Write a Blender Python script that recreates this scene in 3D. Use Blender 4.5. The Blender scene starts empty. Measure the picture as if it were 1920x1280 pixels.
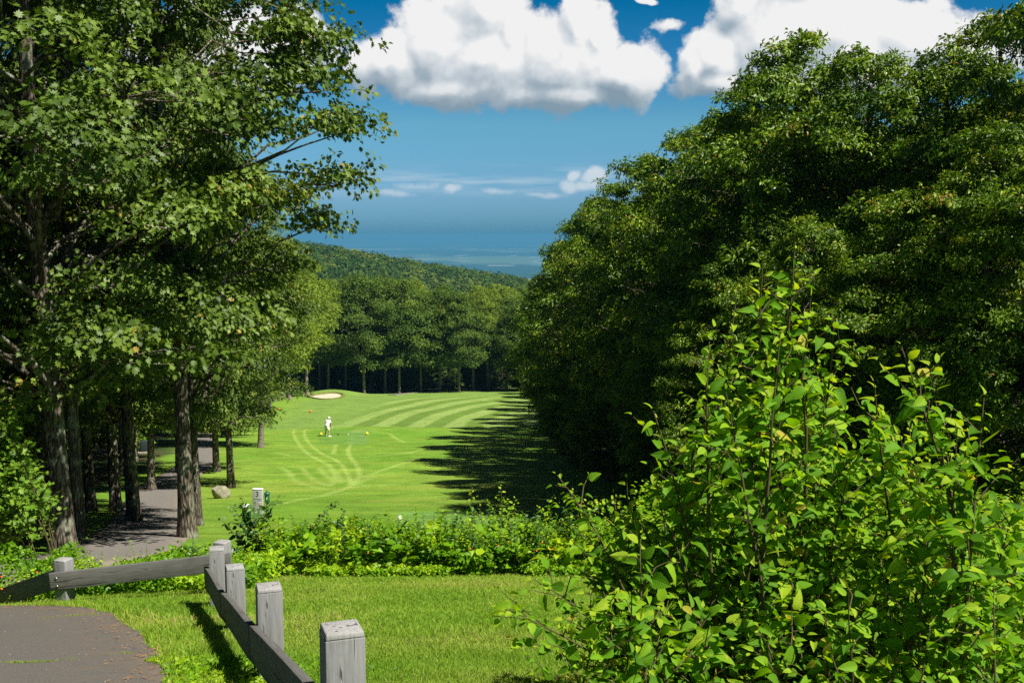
import bpy, math, random
import numpy as np
from mathutils import Vector, Matrix
R = math.radians
scene = bpy.context.scene
col = scene.collection
F, T = 2000.0, 0.1                      # focal length in photo pixels, tan of camera pitch
COS = 1 / math.sqrt(1 + T * T)
def slope(py):
    v = (640 - py) / F
    return (v - T) / (1 + v * T)
def xr(px, py=640):
    v = (640 - py) / F
    return (px - 960) / F / (COS * (1 + v * T))

# ------------------------------------------------------------------ terrain
PR = [(-60, 3.0), (-20, 0.8), (-5, -0.95), (0, -1.6), (3.6, -1.97), (5.8, -2.5), (8, -3.05), (10, -3.55), (13.5, -4.38), (16.5, -5.14),
      (20, -6.05), (22.4, -6.5), (28, -7.76), (33, -8.75), (39, -9.85), (48, -11.31), (58, -12.9), (70, -14.6),
      (82, -16.2), (94, -17.9), (110, -20.1), (130, -22.6), (160, -25.9), (190, -29.0), (215, -31.6), (250, -36),
      (300, -48), (380, -64), (450, -68), (520, -62), (600, -54), (700, -45), (800, -36), (900, -34), (1000, -45), (1300, -95), (2000, -190),
      (4000, -320), (7000, -345), (90000, -345)]
PX = np.array([p[0] for p in PR], float); PZ = np.array([p[1] for p in PR], float)
_dx = np.diff(PX); _sl = np.diff(PZ) / _dx
_m = np.zeros(len(PX)); _m[1:-1] = (_sl[:-1] * _dx[1:] + _sl[1:] * _dx[:-1]) / (_dx[1:] + _dx[:-1]); _m[0] = _sl[0]
def prof(y):
    y = np.clip(np.asarray(y, float), PX[0], PX[-1])
    i = np.clip(np.searchsorted(PX, y) - 1, 0, len(PX) - 2)
    h = PX[i + 1] - PX[i]; t = (y - PX[i]) / h
    return ((2 * t**3 - 3 * t**2 + 1) * PZ[i] + (t**3 - 2 * t**2 + t) * h * _m[i]
            + (-2 * t**3 + 3 * t**2) * PZ[i + 1] + (t**3 - t**2) * h * _m[i + 1])
def sstep(a, b, x):
    t = np.clip((np.asarray(x, float) - a) / (b - a), 0, 1); return t * t * (3 - 2 * t)
def gau(x, y, cx, cy, rx, ry): return np.exp(-((x - cx) / rx) ** 2 - ((y - cy) / ry) ** 2)
def G(x, y):
    x = np.asarray(x, float); y = np.asarray(y, float)
    z = prof(y)
    z = z - 0.80 * gau(x, y, -7.8, 13.2, 2.4, 2.6)
    z = z + 0.10 * np.sin(x * 0.21 + 1.3) * np.sin(y * 0.17) * sstep(14, 40, y) * sstep(400, 200, y)
    z = z + 0.25 * np.sin(x * 0.08 + 0.5) * np.sin(y * 0.061 + 1.0) * sstep(50, 100, y) * sstep(400, 250, y)
    z = z + 1.1 * gau(x, y, -33.5, 196, 5.5, 6.0)                     # bunker mound
    z = z + 0.5 * gau(x, y, -15.0, 103, 9, 7)                         # tee
    w = sstep(420, 600, y) * sstep(1500, 1000, y)
    z = z - w * 0.165 * (x + 110) * (x > -200) + w * 0.165 * 90 * (x <= -200)
    z = z + sstep(2500, 9000, y) * 6 * np.sin(x / 1900.0) * np.sin(y / 2300.0)
    return z
def g(x, y): return float(G(x, y))
_ds = np.concatenate([np.geomspace(2.0, 420, 6000)])
def hit(px, py):
    xs = _ds * xr(px, py); zr = _ds * slope(py)
    k = np.argmax(zr <= G(xs, _ds))
    d = _ds[k]
    return float(xs[k]), float(d), float(G(xs[k], d))

# ------------------------------------------------------------------ helpers
def tag(o, label=None, cat=None, group=None, kind=None):
    if label: o['label'] = label
    if cat: o['category'] = cat
    if group: o['group'] = group
    if kind: o['kind'] = kind
    return o
def empty(name, loc=(0, 0, 0), rz=0.0, s=1.0):
    o = bpy.data.objects.new(name, None); col.objects.link(o)
    o.location = loc; o.rotation_euler = (0, 0, rz); o.scale = (s, s, s); o.empty_display_size = 0.3
    return o
def copy_tree(o, parent=None):
    c = o.copy(); col.objects.link(c); c.parent = parent
    for ch in list(o.children): copy_tree(ch, c)
    return c
def np_mesh(name, V, faces, mat, parent=None, attrs=None, smooth=False, colors=None, uv=None):
    """faces: list of (k x n int arrays)."""
    me = bpy.data.meshes.new(name)
    V = np.asarray(V, np.float32); me.vertices.add(len(V)); me.vertices.foreach_set('co', V.ravel())
    idx = np.concatenate([f.ravel() for f in faces]).astype(np.int32)
    tot = np.concatenate([np.full(len(f), f.shape[1]) for f in faces]).astype(np.int32)
    st = np.concatenate([[0], np.cumsum(tot)[:-1]]).astype(np.int32)
    me.loops.add(len(idx)); me.loops.foreach_set('vertex_index', idx)
    me.polygons.add(len(tot)); me.polygons.foreach_set('loop_start', st); me.polygons.foreach_set('loop_total', tot)
    if smooth: me.polygons.foreach_set('use_smooth', np.ones(len(tot), bool))
    for k, a in (attrs or {}).items():
        at = me.attributes.new(k, 'FLOAT', 'POINT'); at.data.foreach_set('value', np.asarray(a, np.float32))
    if colors is not None:
        at = me.attributes.new('colr', 'FLOAT_COLOR', 'POINT')
        at.data.foreach_set('color', np.concatenate([colors, np.ones((len(colors), 1))], 1).astype(np.float32).ravel())
    if uv is not None:
        ul = me.uv_layers.new(name='UVMap'); ul.data.foreach_set('uv', np.asarray(uv, np.float32)[idx].ravel())
    me.update(calc_edges=True)
    me.materials.append(mat)
    o = bpy.data.objects.new(name, me); col.objects.link(o); o.parent = parent
    return o
def nrm(a): return a / np.maximum(np.linalg.norm(a, axis=-1, keepdims=True), 1e-9)

class MB:
    def __init__(s): s.v = []; s.q = []; s.t = []; s.n = 0
    def add(s, V, Q=None, Tt=None):
        V = np.asarray(V, float)
        if Q is not None and len(Q): s.q.append(np.asarray(Q) + s.n)
        if Tt is not None and len(Tt): s.t.append(np.asarray(Tt) + s.n)
        s.v.append(V); s.n += len(V)
    def tube(s, P, rad, k=8, lump=0.0, rng=None, cap=True):
        P = np.asarray(P, float); n = len(P); rad = np.broadcast_to(rad, (n,)).astype(float)
        tg = nrm(np.gradient(P, axis=0)); ref = np.array([1.0, 0.03, 0.02]) if abs(tg[:, 2]).mean() > 0.5 else np.array([0, 0, 1.0])
        a = nrm(np.cross(tg, ref)); b = np.cross(tg, a)
        th = np.linspace(0, 2 * np.pi, k, endpoint=False)
        rr = np.repeat(rad[:, None], k, 1)
        if lump and rng is not None:
            ph = rng.uniform(0, 6.28, 4)
            rr = rr * (1 + lump * (np.sin(th * 3 + ph[0])[None] * 0.6 + np.sin(th * 5 + ph[1])[None] * 0.4) + lump * 0.5 * rng.normal(size=rr.shape))
        V = P[:, None] + rr[..., None] * (np.cos(th)[None, :, None] * a[:, None] + np.sin(th)[None, :, None] * b[:, None])
        i = np.arange(n - 1)[:, None] * k; j = np.arange(k)[None]; j2 = (j + 1) % k
        Q = np.stack([i + j, i + j2, i + k + j2, i + k + j], -1).reshape(-1, 4)
        V = V.reshape(-1, 3)
        if cap:
            V = np.concatenate([V, P[:1], P[-1:]]); c0 = n * k
            jj = np.arange(k); T0 = np.stack([np.full(k, c0), (jj + 1) % k, jj], 1)
            T1 = np.stack([np.full(k, c0 + 1), (n - 1) * k + jj, (n - 1) * k + (jj + 1) % k], 1)
            s.add(V, Q, np.concatenate([T0, T1]))
        else: s.add(V, Q)
    def box(s, c, size, M=None, taper=0.0):
        x, y, z = [d / 2 for d in size]; k = 1 - taper
        V = np.array([[-x, -y, -z], [x, -y, -z], [x, y, -z], [-x, y, -z], [-x * k, -y * k, z], [x * k, -y * k, z], [x * k, y * k, z], [-x * k, y * k, z]])
        if M is not None: V = V @ np.asarray(M).T
        s.add(V + np.asarray(c, float), [[0, 3, 2, 1], [4, 5, 6, 7], [0, 1, 5, 4], [1, 2, 6, 5], [2, 3, 7, 6], [3, 0, 4, 7]])
    def ball(s, c, r, nu=14, nv=9, f=None):
        u = np.linspace(0, 2 * np.pi, nu, endpoint=False); v = np.linspace(0, np.pi, nv)
        V = np.stack([np.sin(v)[:, None] * np.cos(u), np.sin(v)[:, None] * np.sin(u), np.cos(v)[:, None] * np.ones(nu)], -1).reshape(-1, 3)
        if f is not None: V = f(V)
        V = V * np.asarray(r, float) + np.asarray(c, float)
        i = np.arange(nv - 1)[:, None] * nu; j = np.arange(nu)[None]; j2 = (j + 1) % nu
        s.add(V, np.stack([i + j, i + nu + j, i + nu + j2, i + j2], -1).reshape(-1, 4))
    def build(s, name, mat, parent=None, smooth=False, bevel=0.0, attrs=None):
        fs = []
        if s.q: fs.append(np.concatenate(s.q))
        if s.t: fs.append(np.concatenate(s.t))
        o = np_mesh(name, np.concatenate(s.v), fs, mat, parent, smooth=smooth, attrs=attrs)
        if bevel:
            b = o.modifiers.new('bevel', 'BEVEL'); b.width = bevel; b.segments = 2; b.limit_method = 'ANGLE'
        return o

# ------------------------------------------------------------------ materials
def new_mat(name):
    m = bpy.data.materials.new(name); m.use_nodes = True; nt = m.node_tree; nt.nodes.clear()
    return m, nt, nt.nodes.new('ShaderNodeOutputMaterial')
def N(nt, t, **kw):
    n = nt.nodes.new(t)
    for k, v in kw.items(): setattr(n, k, v)
    return n
def L(nt, a, b): nt.links.new(a, b)
def ramp(nt, fac, stops, interp='LINEAR'):
    r = N(nt, 'ShaderNodeValToRGB'); r.color_ramp.interpolation = interp
    e = r.color_ramp.elements
    while len(e) < len(stops): e.new(0.5)
    for i, (p, c) in enumerate(stops): e[i].position = p; e[i].color = (*c, 1)
    L(nt, fac, r.inputs[0]); return r.outputs[0]
def noise(nt, vec, scale, detail=4, rough=0.55, dist=0.0):
    n = N(nt, 'ShaderNodeTexNoise'); n.inputs['Scale'].default_value = scale; n.inputs['Detail'].default_value = detail
    n.inputs['Roughness'].default_value = rough; n.inputs['Distortion'].default_value = dist
    if vec is not None: L(nt, vec, n.inputs['Vector'])
    return n.outputs[0]
def mixc(nt, fac, a, b, mode='MIX'):
    m = N(nt, 'ShaderNodeMix', data_type='RGBA', blend_type=mode)
    for sock, v in ((m.inputs[0], fac), (m.inputs[6], a), (m.inputs[7], b)):
        if isinstance(v, (int, float)): sock.default_value = v
        elif isinstance(v, tuple): sock.default_value = (*v, 1)
        else: L(nt, v, sock)
    return m.outputs[2]
def mth(nt, op, *a, clamp=False):
    m = N(nt, 'ShaderNodeMath', operation=op); m.use_clamp = clamp
    for i, v in enumerate(a):
        if isinstance(v, (int, float)): m.inputs[i].default_value = v
        else: L(nt, v, m.inputs[i])
    return m.outputs[0]
def pbsdf(nt, colr, rough=0.7, spec=0.3, normal=None, metal=0.0):
    p = N(nt, 'ShaderNodeBsdfPrincipled')
    if isinstance(colr, tuple): p.inputs['Base Color'].default_value = (*colr, 1)
    else: L(nt, colr, p.inputs['Base Color'])
    p.inputs['Roughness'].default_value = rough; p.inputs['Specular IOR Level'].default_value = spec; p.inputs['Metallic'].default_value = metal
    if normal is not None: L(nt, normal, p.inputs['Normal'])
    return p
def bump(nt, h, strength=0.5, dist=0.02):
    b = N(nt, 'ShaderNodeBump'); b.inputs['Strength'].default_value = strength; b.inputs['Distance'].default_value = dist
    L(nt, h, b.inputs['Height']); return b.outputs[0]
def plain(name, c, rough=0.6, spec=0.3, metal=0.0, var=0.12, scale=30):
    m, nt, out = new_mat(name)
    tc = N(nt, 'ShaderNodeTexCoord').outputs['Object']
    n = noise(nt, tc, scale, 5)
    cc = mixc(nt, n, tuple(x * (1 - var) for x in c), tuple(min(1, x * (1 + var)) for x in c))
    L(nt, pbsdf(nt, cc, rough, spec, bump(nt, n, 0.15, 0.005), metal).outputs[0], out.inputs[0]); return m
def leaf_mat(name, stops, trans=0.3, tcol=(1.6, 1.5, 0.55), rough=0.45, spec=0.4, vein=False):
    m, nt, out = new_mat(name)
    at = N(nt, 'ShaderNodeAttribute', attribute_name='tint')
    c = ramp(nt, at.outputs['Fac'], stops)
    nr = None
    if vein:
        uv = N(nt, 'ShaderNodeUVMap').outputs[0]
        sx = N(nt, 'ShaderNodeSeparateXYZ'); L(nt, uv, sx.inputs[0])
        au = mth(nt, 'ABSOLUTE', mth(nt, 'SUBTRACT', sx.outputs[0], 0.5))
        w = mth(nt, 'SINE', mth(nt, 'MULTIPLY', mth(nt, 'SUBTRACT', sx.outputs[1], mth(nt, 'MULTIPLY', au, 0.75)), 50.0))
        w = mth(nt, 'MULTIPLY', mth(nt, 'ADD', w, 1.0), 0.5)
        v8 = mth(nt, 'POWER', w, 5.0)
        mid = mth(nt, 'SUBTRACT', 1.0, mth(nt, 'MULTIPLY', au, 22.0), clamp=True)
        vv = mth(nt, 'MAXIMUM', mid, mth(nt, 'MULTIPLY', v8, 0.55))
        c = mixc(nt, mth(nt, 'MULTIPLY', vv, 0.28), c, (0.26, 0.42, 0.05))
        nz = noise(nt, N(nt, 'ShaderNodeTexCoord').outputs['Object'], 60, 3)
        c = mixc(nt, mth(nt, 'MULTIPLY', nz, 0.25), c, (0.05, 0.11, 0.015))
        nr = bump(nt, mth(nt, 'SUBTRACT', 1.0, vv), 0.45, 0.003)
    p = pbsdf(nt, c, rough, spec, nr)
    tr = N(nt, 'ShaderNodeBsdfTranslucent')
    tcc = mixc(nt, 1.0, c, tcol, 'MULTIPLY'); L(nt, tcc, tr.inputs[0])
    mx = N(nt, 'ShaderNodeMixShader'); mx.inputs[0].default_value = trans
    L(nt, p.outputs[0], mx.inputs[1]); L(nt, tr.outputs[0], mx.inputs[2]); L(nt, mx.outputs[0], out.inputs[0])
    return m
M = {}
M['oak'] = leaf_mat('oak_leaf', [(0, (0.0344, 0.0697, 0.0066)), (0.5, (0.0942, 0.1599, 0.0164)), (0.9, (0.1762, 0.2460, 0.0279)), (1, (0.2787, 0.2132, 0.0328))], 0.20, rough=.5, spec=.28)
M['right'] = leaf_mat('forest_leaf', [(0, (0.0258, 0.0731, 0.0034)), (0.5, (0.0989, 0.1935, 0.0069)), (0.85, (0.2580, 0.3440, 0.0129)), (1, (0.3096, 0.1720, 0.0344))], 0.22, rough=.42, spec=.28)
M['mid'] = leaf_mat('tree_leaf', [(0, (0.0382, 0.0808, 0.0119)), (0.5, (0.0978, 0.1742, 0.0255)), (1, (0.1955, 0.2720, 0.0382))], 0.30, rough=.6, spec=.15)
M['midlight'] = leaf_mat('pale_tree_leaf', [(0, (0.080, 0.135, 0.016)), (0.5, (0.190, 0.275, 0.032)), (1, (0.320, 0.390, 0.050))], 0.35, rough=.6, spec=.15)
M['hill'] = leaf_mat('hill_leaf', [(0, (0.0238, 0.0612, 0.0136)), (0.5, (0.0578, 0.1088, 0.0190)), (1, (0.1224, 0.1598, 0.0245))], 0.2, rough=.7, spec=.08)
M['shrub'] = leaf_mat('shrub_leaf', [(0, (0.0549, 0.1647, 0.0066)), (0.5, (0.1427, 0.3294, 0.0110)), (0.85, (0.3074, 0.4941, 0.0154)), (1, (0.4941, 0.4172, 0.0549))], 0.42, vein=True, rough=0.5, spec=.12, tcol=(1.7, 1.5, .3))
M['hedge'] = leaf_mat('hedge_leaf', [(0, (0.0516, 0.1462, 0.0052)), (0.5, (0.1634, 0.3354, 0.0086)), (1, (0.3784, 0.4988, 0.0155))], 0.38, spec=.22)
M['darkleaf'] = leaf_mat('dark_shrub_leaf', [(0, (0.025, 0.070, 0.014)), (0.6, (0.055, 0.135, 0.024)), (1, (0.12, 0.23, 0.03))], 0.25, rough=0.4, spec=.3)
M['sapling'] = leaf_mat('sapling_leaf', [(0, (0.055, 0.120, 0.010)), (0.5, (0.120, 0.240, 0.018)), (1, (0.22, 0.35, 0.03))], 0.34, spec=.25)
M['blade'] = leaf_mat('grass_blade', [(0, (0.1140, 0.2280, 0.0152)), (0.5, (0.2137, 0.3515, 0.0266)), (0.85, (0.3135, 0.4085, 0.0522)), (1, (0.4750, 0.3800, 0.1520))], 0.38, tcol=(1.3, 1.25, 0.6), spec=0.15)
M['orange'] = plain('orange_petal', (0.75, 0.13, 0.02)); M['whitepetal'] = plain('white_petal', (0.75, 0.75, 0.65))

def bark_mat(name, dark, mid, light, lich=0.5):
    m, nt, out = new_mat(name)
    tc = N(nt, 'ShaderNodeTexCoord').outputs['Object']
    mp = N(nt, 'ShaderNodeMapping'); L(nt, tc, mp.inputs[0]); mp.inputs['Scale'].default_value = (1, 1, 0.22)
    n1 = noise(nt, mp.outputs[0], 22, 6, 0.65, 0.6)
    vo = N(nt, 'ShaderNodeTexVoronoi', feature='DISTANCE_TO_EDGE'); vo.inputs['Scale'].default_value = 13; L(nt, mp.outputs[0], vo.inputs['Vector'])
    crack = mth(nt, 'MULTIPLY', vo.outputs['Distance'], 4.0, clamp=True)
    n2 = noise(nt, tc, 3.2, 5, 0.6)
    c = ramp(nt, n1, [(0.3, dark), (0.52, mid), (0.75, light)])
    c = mixc(nt, mth(nt, 'MULTIPLY', mth(nt, 'SUBTRACT', 1.0, crack), 0.75), c, tuple(x * 0.4 for x in dark))
    li = mth(nt, 'MULTIPLY', ramp(nt, n2, [(0.50, (0, 0, 0)), (0.62, (1, 1, 1))]), lich)
    c = mixc(nt, li, c, (0.27, 0.29, 0.21))
    h = mth(nt, 'ADD', mth(nt, 'MULTIPLY', crack, 0.7), mth(nt, 'MULTIPLY', n1, 0.6))
    L(nt, pbsdf(nt, c, 0.9, 0.1, bump(nt, h, 0.9, 0.035)).outputs[0], out.inputs[0]); return m
M['bark'] = bark_mat('oak_bark', (0.055, 0.043, 0.032), (0.17, 0.14, 0.105), (0.33, 0.29, 0.23), 0.8)
M['bark3'] = bark_mat('sun_toned_bark', (0.1456, 0.1183, 0.0910), (0.3094, 0.2639, 0.2093), (0.4732, 0.4186, 0.3458), 0.3)  # bark colour lightened to imitate sunlight on the distant trunks
M['bark2'] = bark_mat('grey_bark', (0.09, 0.075, 0.058), (0.23, 0.19, 0.15), (0.38, 0.33, 0.27), 0.3)
M['twig'] = plain('twig_bark', (0.0750, 0.0638, 0.0263), 0.8, 0.2)

def wood_mat(name, c0, c1, axis):
    m, nt, out = new_mat(name)
    tc = N(nt, 'ShaderNodeTexCoord').outputs['Object']
    mp = N(nt, 'ShaderNodeMapping'); L(nt, tc, mp.inputs[0])
    sc = [1, 1, 1]; sc[axis] = 0.06; mp.inputs['Scale'].default_value = sc
    n1 = noise(nt, mp.outputs[0], 75, 6, 0.65, 0.4); n2 = noise(nt, tc, 5, 5, 0.6)
    n3 = noise(nt, mp.outputs[0], 26, 3, 0.5, 1.2)
    c = ramp(nt, n1, [(0.3, c0), (0.65, c1)])
    c = mixc(nt, mth(nt, 'MULTIPLY', n2, 0.3), c, tuple(x * 0.72 for x in c0))
    st = ramp(nt, noise(nt, tc, 3.1, 7, .7), [(.52, (0, 0, 0)), (.72, (1, 1, 1))])
    c = mixc(nt, mth(nt, 'MULTIPLY', st, 0.45), c, tuple(x * k for x, k in zip(c0, (.62, .60, .48))))
    chk = ramp(nt, n3, [(0.33, (1, 1, 1)), (0.37, (0, 0, 0))])
    c = mixc(nt, mth(nt, 'MULTIPLY', chk, 0.8), c, (0.03, 0.028, 0.025))
    h = mth(nt, 'SUBTRACT', n1, mth(nt, 'MULTIPLY', chk, 1.2))
    L(nt, pbsdf(nt, c, 0.8, 0.2, bump(nt, h, 0.55, 0.006)).outputs[0], out.inputs[0]); return m
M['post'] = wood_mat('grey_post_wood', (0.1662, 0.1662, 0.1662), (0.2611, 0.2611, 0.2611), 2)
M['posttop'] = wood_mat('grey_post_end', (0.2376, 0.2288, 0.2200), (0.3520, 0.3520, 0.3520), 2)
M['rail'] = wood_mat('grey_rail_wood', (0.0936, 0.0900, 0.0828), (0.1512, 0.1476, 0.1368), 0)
M['metal'] = plain('dull_steel', (0.45, 0.45, 0.44), 0.4, 0.5, 1.0)
M['sand'] = plain('bunker_sand', (0.50, 0.43, 0.32), 0.95, 0.1, 0, 0.12, 6)
M['rock'] = None

def ground_mat():
    m, nt, out = new_mat('ground_grass')
    at = N(nt, 'ShaderNodeAttribute', attribute_name='colr').outputs['Color']
    fz = N(nt, 'ShaderNodeAttribute', attribute_name='fuzz').outputs['Fac']
    geo = N(nt, 'ShaderNodeNewGeometry').outputs['Position']
    mp = N(nt, 'ShaderNodeMapping'); L(nt, geo, mp.inputs[0]); mp.inputs['Scale'].default_value = (0.55, 1.0, 1)
    na = noise(nt, mp.outputs[0], 0.85, 7, 0.72, 0.5); nb = noise(nt, geo, 7.0, 5, 0.7); nc = noise(nt, geo, 55, 3, 0.6)
    mix3 = mth(nt, 'ADD', mth(nt, 'MULTIPLY', na, 0.95), mth(nt, 'ADD', mth(nt, 'MULTIPLY', nb, 0.36), mth(nt, 'MULTIPLY', nc, 0.24)))
    fac = N(nt, 'ShaderNodeMapRange'); L(nt, mix3, fac.inputs[0]); fac.inputs[1].default_value = 0.45; fac.inputs[2].default_value = 1.1; fac.inputs[3].default_value = 0.42; fac.inputs[4].default_value = 1.62
    mul = N(nt, 'ShaderNodeVectorMath', operation='SCALE'); L(nt, at, mul.inputs[0]); L(nt, fac.outputs[0], mul.inputs[3])
    dryn = ramp(nt, noise(nt, mp.outputs[0], 0.23, 6, 0.7, 0.8), [(0.55, (0, 0, 0)), (0.72, (1, 1, 1))])
    c = mixc(nt, mth(nt, 'MULTIPLY', mth(nt, 'MULTIPLY', dryn, fz), 0.45), mul.outputs[0], (0.30, 0.32, 0.060))
    b = bump(nt, mth(nt, 'ADD', nb, nc), 0.8, 0.05)
    L(nt, pbsdf(nt, c, 0.9, 0.12, b).outputs[0], out.inputs[0])
    return m
M['ground'] = ground_mat()
def asphalt_mat(f=1.0):
    m, nt, out = new_mat('asphalt')
    geo = N(nt, 'ShaderNodeNewGeometry').outputs['Position']
    n1 = noise(nt, geo, 130, 3, 0.7); n2 = noise(nt, geo, 1.1, 5, 0.6); n3 = noise(nt, geo, 14, 6, 0.7)
    c = ramp(nt, n1, [(0.32, (0.0581, 0.0541, 0.0496)), (0.55, (0.1127, 0.1067, 0.0990)), (0.75, (0.2050, 0.1920, 0.1763))])
    c = mixc(nt, ramp(nt, n2, [(0.4, (0, 0, 0)), (0.7, (1, 1, 1))]), c, (0.100, 0.096, 0.086))
    lit = ramp(nt, n3, [(0.66, (0, 0, 0)), (0.72, (1, 1, 1))])
    at = N(nt, 'ShaderNodeAttribute', attribute_name='edge').outputs['Fac']
    c = mixc(nt, mth(nt, 'MULTIPLY', lit, at), c, (0.22, 0.13, 0.06))
    n4 = ramp(nt, noise(nt, geo, 4, 5, 0.7), [(0.35, (0, 0, 0)), (0.65, (1, 1, 1))])
    c = mixc(nt, mth(nt, 'MULTIPLY', mth(nt, 'MULTIPLY', at, n4), 0.6), c, (0.17, 0.12, 0.075))
    c = mixc(nt, 1.0, c, (f, f * .985, f * .96), 'MULTIPLY') if f != 1 else c
    L(nt, pbsdf(nt, c, 0.92, 0.2, bump(nt, n1, 0.6, 0.008)).outputs[0], out.inputs[0]); return m
M['asphalt'] = asphalt_mat(); M['path'] = asphalt_mat(1.55)
def rock_mat():
    m, nt, out = new_mat('boulder_stone')
    tc = N(nt, 'ShaderNodeTexCoord').outputs['Object']
    n1 = noise(nt, tc, 6, 8, 0.7); n2 = noise(nt, tc, 2, 4)
    c = ramp(nt, n1, [(0.3, (0.14, 0.12, 0.09)), (0.55, (0.33, 0.30, 0.23)), (0.75, (0.45, 0.42, 0.35))])
    c = mixc(nt, mth(nt, 'MULTIPLY', n2, 0.5), c, (0.16, 0.19, 0.09))
    L(nt, pbsdf(nt, c, 0.9, 0.2, bump(nt, n1, 0.8, 0.05)).outputs[0], out.inputs[0]); return m
M['rock'] = rock_mat()

# ------------------------------------------------------------------ cart path centre line (traced, on the ground)
PC = [hit(*p) for p in [(-260, 1112), (-40, 1110), (110, 1102), (190, 1082), (220, 1048), (268, 1003), (284, 965), (287, 935), (306, 907), (345, 887), (372, 868), (384, 848), (384, 828), (382, 812), (398, 798), (440, 784), (480, 768)]]
PC = np.array(PC)[:, :2]
def spline(P, n):
    P = np.asarray(P, float); s = np.concatenate([[0], np.cumsum(np.linalg.norm(np.diff(P, axis=0), axis=1))])
    u = np.linspace(0, s[-1], n); out = np.stack([np.interp(u, s, P[:, k]) for k in range(P.shape[1])], 1)
    w = max(3, n // len(P)) | 1
    pad = np.pad(out, ((w, w), (0, 0)), 'edge')
    ker = np.ones(w) / w
    for _ in range(2): pad = np.stack([np.convolve(pad[:, k], ker, 'same') for k in range(P.shape[1])], 1)
    o = pad[w:-w]; o[0] = out[0]; o[-1] = out[-1]; return o
path_c = spline(PC, 260)
def path_x(y): 
    m = path_c[:, 1].argsort(); return np.interp(y, path_c[m, 1], path_c[m, 0])
def seg_dist(X, Y, P):
    d = np.full(X.shape, 1e9)
    for a, b in zip(P[:-1], P[1:]):
        v = b - a; l2 = max(v @ v, 1e-9)
        t = np.clip(((X - a[0]) * v[0] + (Y - a[1]) * v[1]) / l2, 0, 1)
        d = np.minimum(d, np.hypot(X - a[0] - t * v[0], Y - a[1] - t * v[1]))
    return d
EDGE = np.array([(-50, 30), (5, 12), (14, 9.5), (20, 7.6), (30, 5.0), (45, 2.8), (65, 1.0), (100, 0.5), (150, 0.2), (190, 1.6), (214, 2.5), (218, -60)], float)

# ------------------------------------------------------------------ ground sheet
def axis(parts):
    out = []
    for a, b, st in parts: out.append(np.arange(a, b, st))
    return np.concatenate(out + [[parts[-1][1]]])
def grow(a, b, n): return np.geomspace(1, (b - a) + 1, n)[1:] - 1 + a
xs = axis([(-60, -26, 1.0), (-26, -22, 0.4), (-22, 0, 0.14), (0, 8, 0.3), (8, 40, 1.0)])
xs = np.concatenate([-(grow(60, 60000, 60))[::-1], xs, grow(40, 60000, 60)])
ys = axis([(-40, -4, 2.0), (-4, 15, 0.2), (15, 45, 0.35), (45, 112, 0.28), (112, 225, 0.5)])
ys = np.concatenate([ys, grow(225, 90000, 420)])
X, Y = np.meshgrid(xs, ys)
Z = G(X, Y)
rng = np.random.default_rng(3)
def vnoise(x, y, s, seed):
    x = x / s; y = y / s; r = np.random.default_rng(seed).random((64, 64))
    xi = np.floor(x).astype(int); yi = np.floor(y).astype(int); fx = x - xi; fy = y - yi
    fx = fx * fx * (3 - 2 * fx); fy = fy * fy * (3 - 2 * fy)
    f = lambda a, b: r[a % 64, b % 64]
    return (f(xi, yi) * (1 - fx) + f(xi + 1, yi) * fx) * (1 - fy) + (f(xi, yi + 1) * (1 - fx) + f(xi + 1, yi + 1) * fx) * fy
def fb(x, y, s, seed): return vnoise(x, y, s, seed) * .55 + vnoise(x, y, s * .5, seed + 1) * .3 + vnoise(x, y, s * .25, seed + 2) * .15
C = np.zeros(X.shape + (3,))
def setc(mask, c): C[...] = C * (1 - mask[..., None]) + np.array(c) * mask[..., None]
setc(np.ones(X.shape), (0.145, 0.262, 0.026))
n0 = fb(X, Y, 6, 10)
setc(sstep(.45, .75, n0) * .6, (0.215, 0.315, 0.038))
setc(sstep(.55, .35, fb(X, Y * .6, 4, 14)) * .55, (0.100, 0.235, 0.016))
near = sstep(16, 12, Y)
setc(near * sstep(.5, .75, fb(X, Y * 1.5, 2.2, 30)) * .65, (0.24, 0.25, 0.06))
# fairway with curved mowing stripes
fair = sstep(109, 110.2, Y + 0.02 * X) * sstep(-30, -24, X + (Y - 110) * 0.12 * 1.0) * sstep(216, 210, Y)
s = np.sqrt((X - 20) ** 2 + ((Y - 116) / 2.7) ** 2)
stripe = np.clip(sstep(-0.45, 0.45, np.sin(s * 2 * np.pi / 4.3 + 0.9)) * (.72 + .5 * fb(X, Y, 5, 88)) + .12 * (fb(X, Y, 2, 99) - .5), 0.001, 1)
fc = np.where(stripe[..., None] > 0, np.array([0.115, 0.195, 0.030]) * (1 - stripe[..., None]) + np.array([0.215, 0.310, 0.075]) * stripe[..., None], np.array([0.115, 0.195, 0.030]))
flat = sstep(-22, -17, X) * sstep(200, 176, Y)
fc = fc * flat[..., None] + np.array([0.150, 0.245, 0.045]) * (1 - flat[..., None])
C = C * (1 - fair[..., None]) + fc * fair[..., None]
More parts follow.
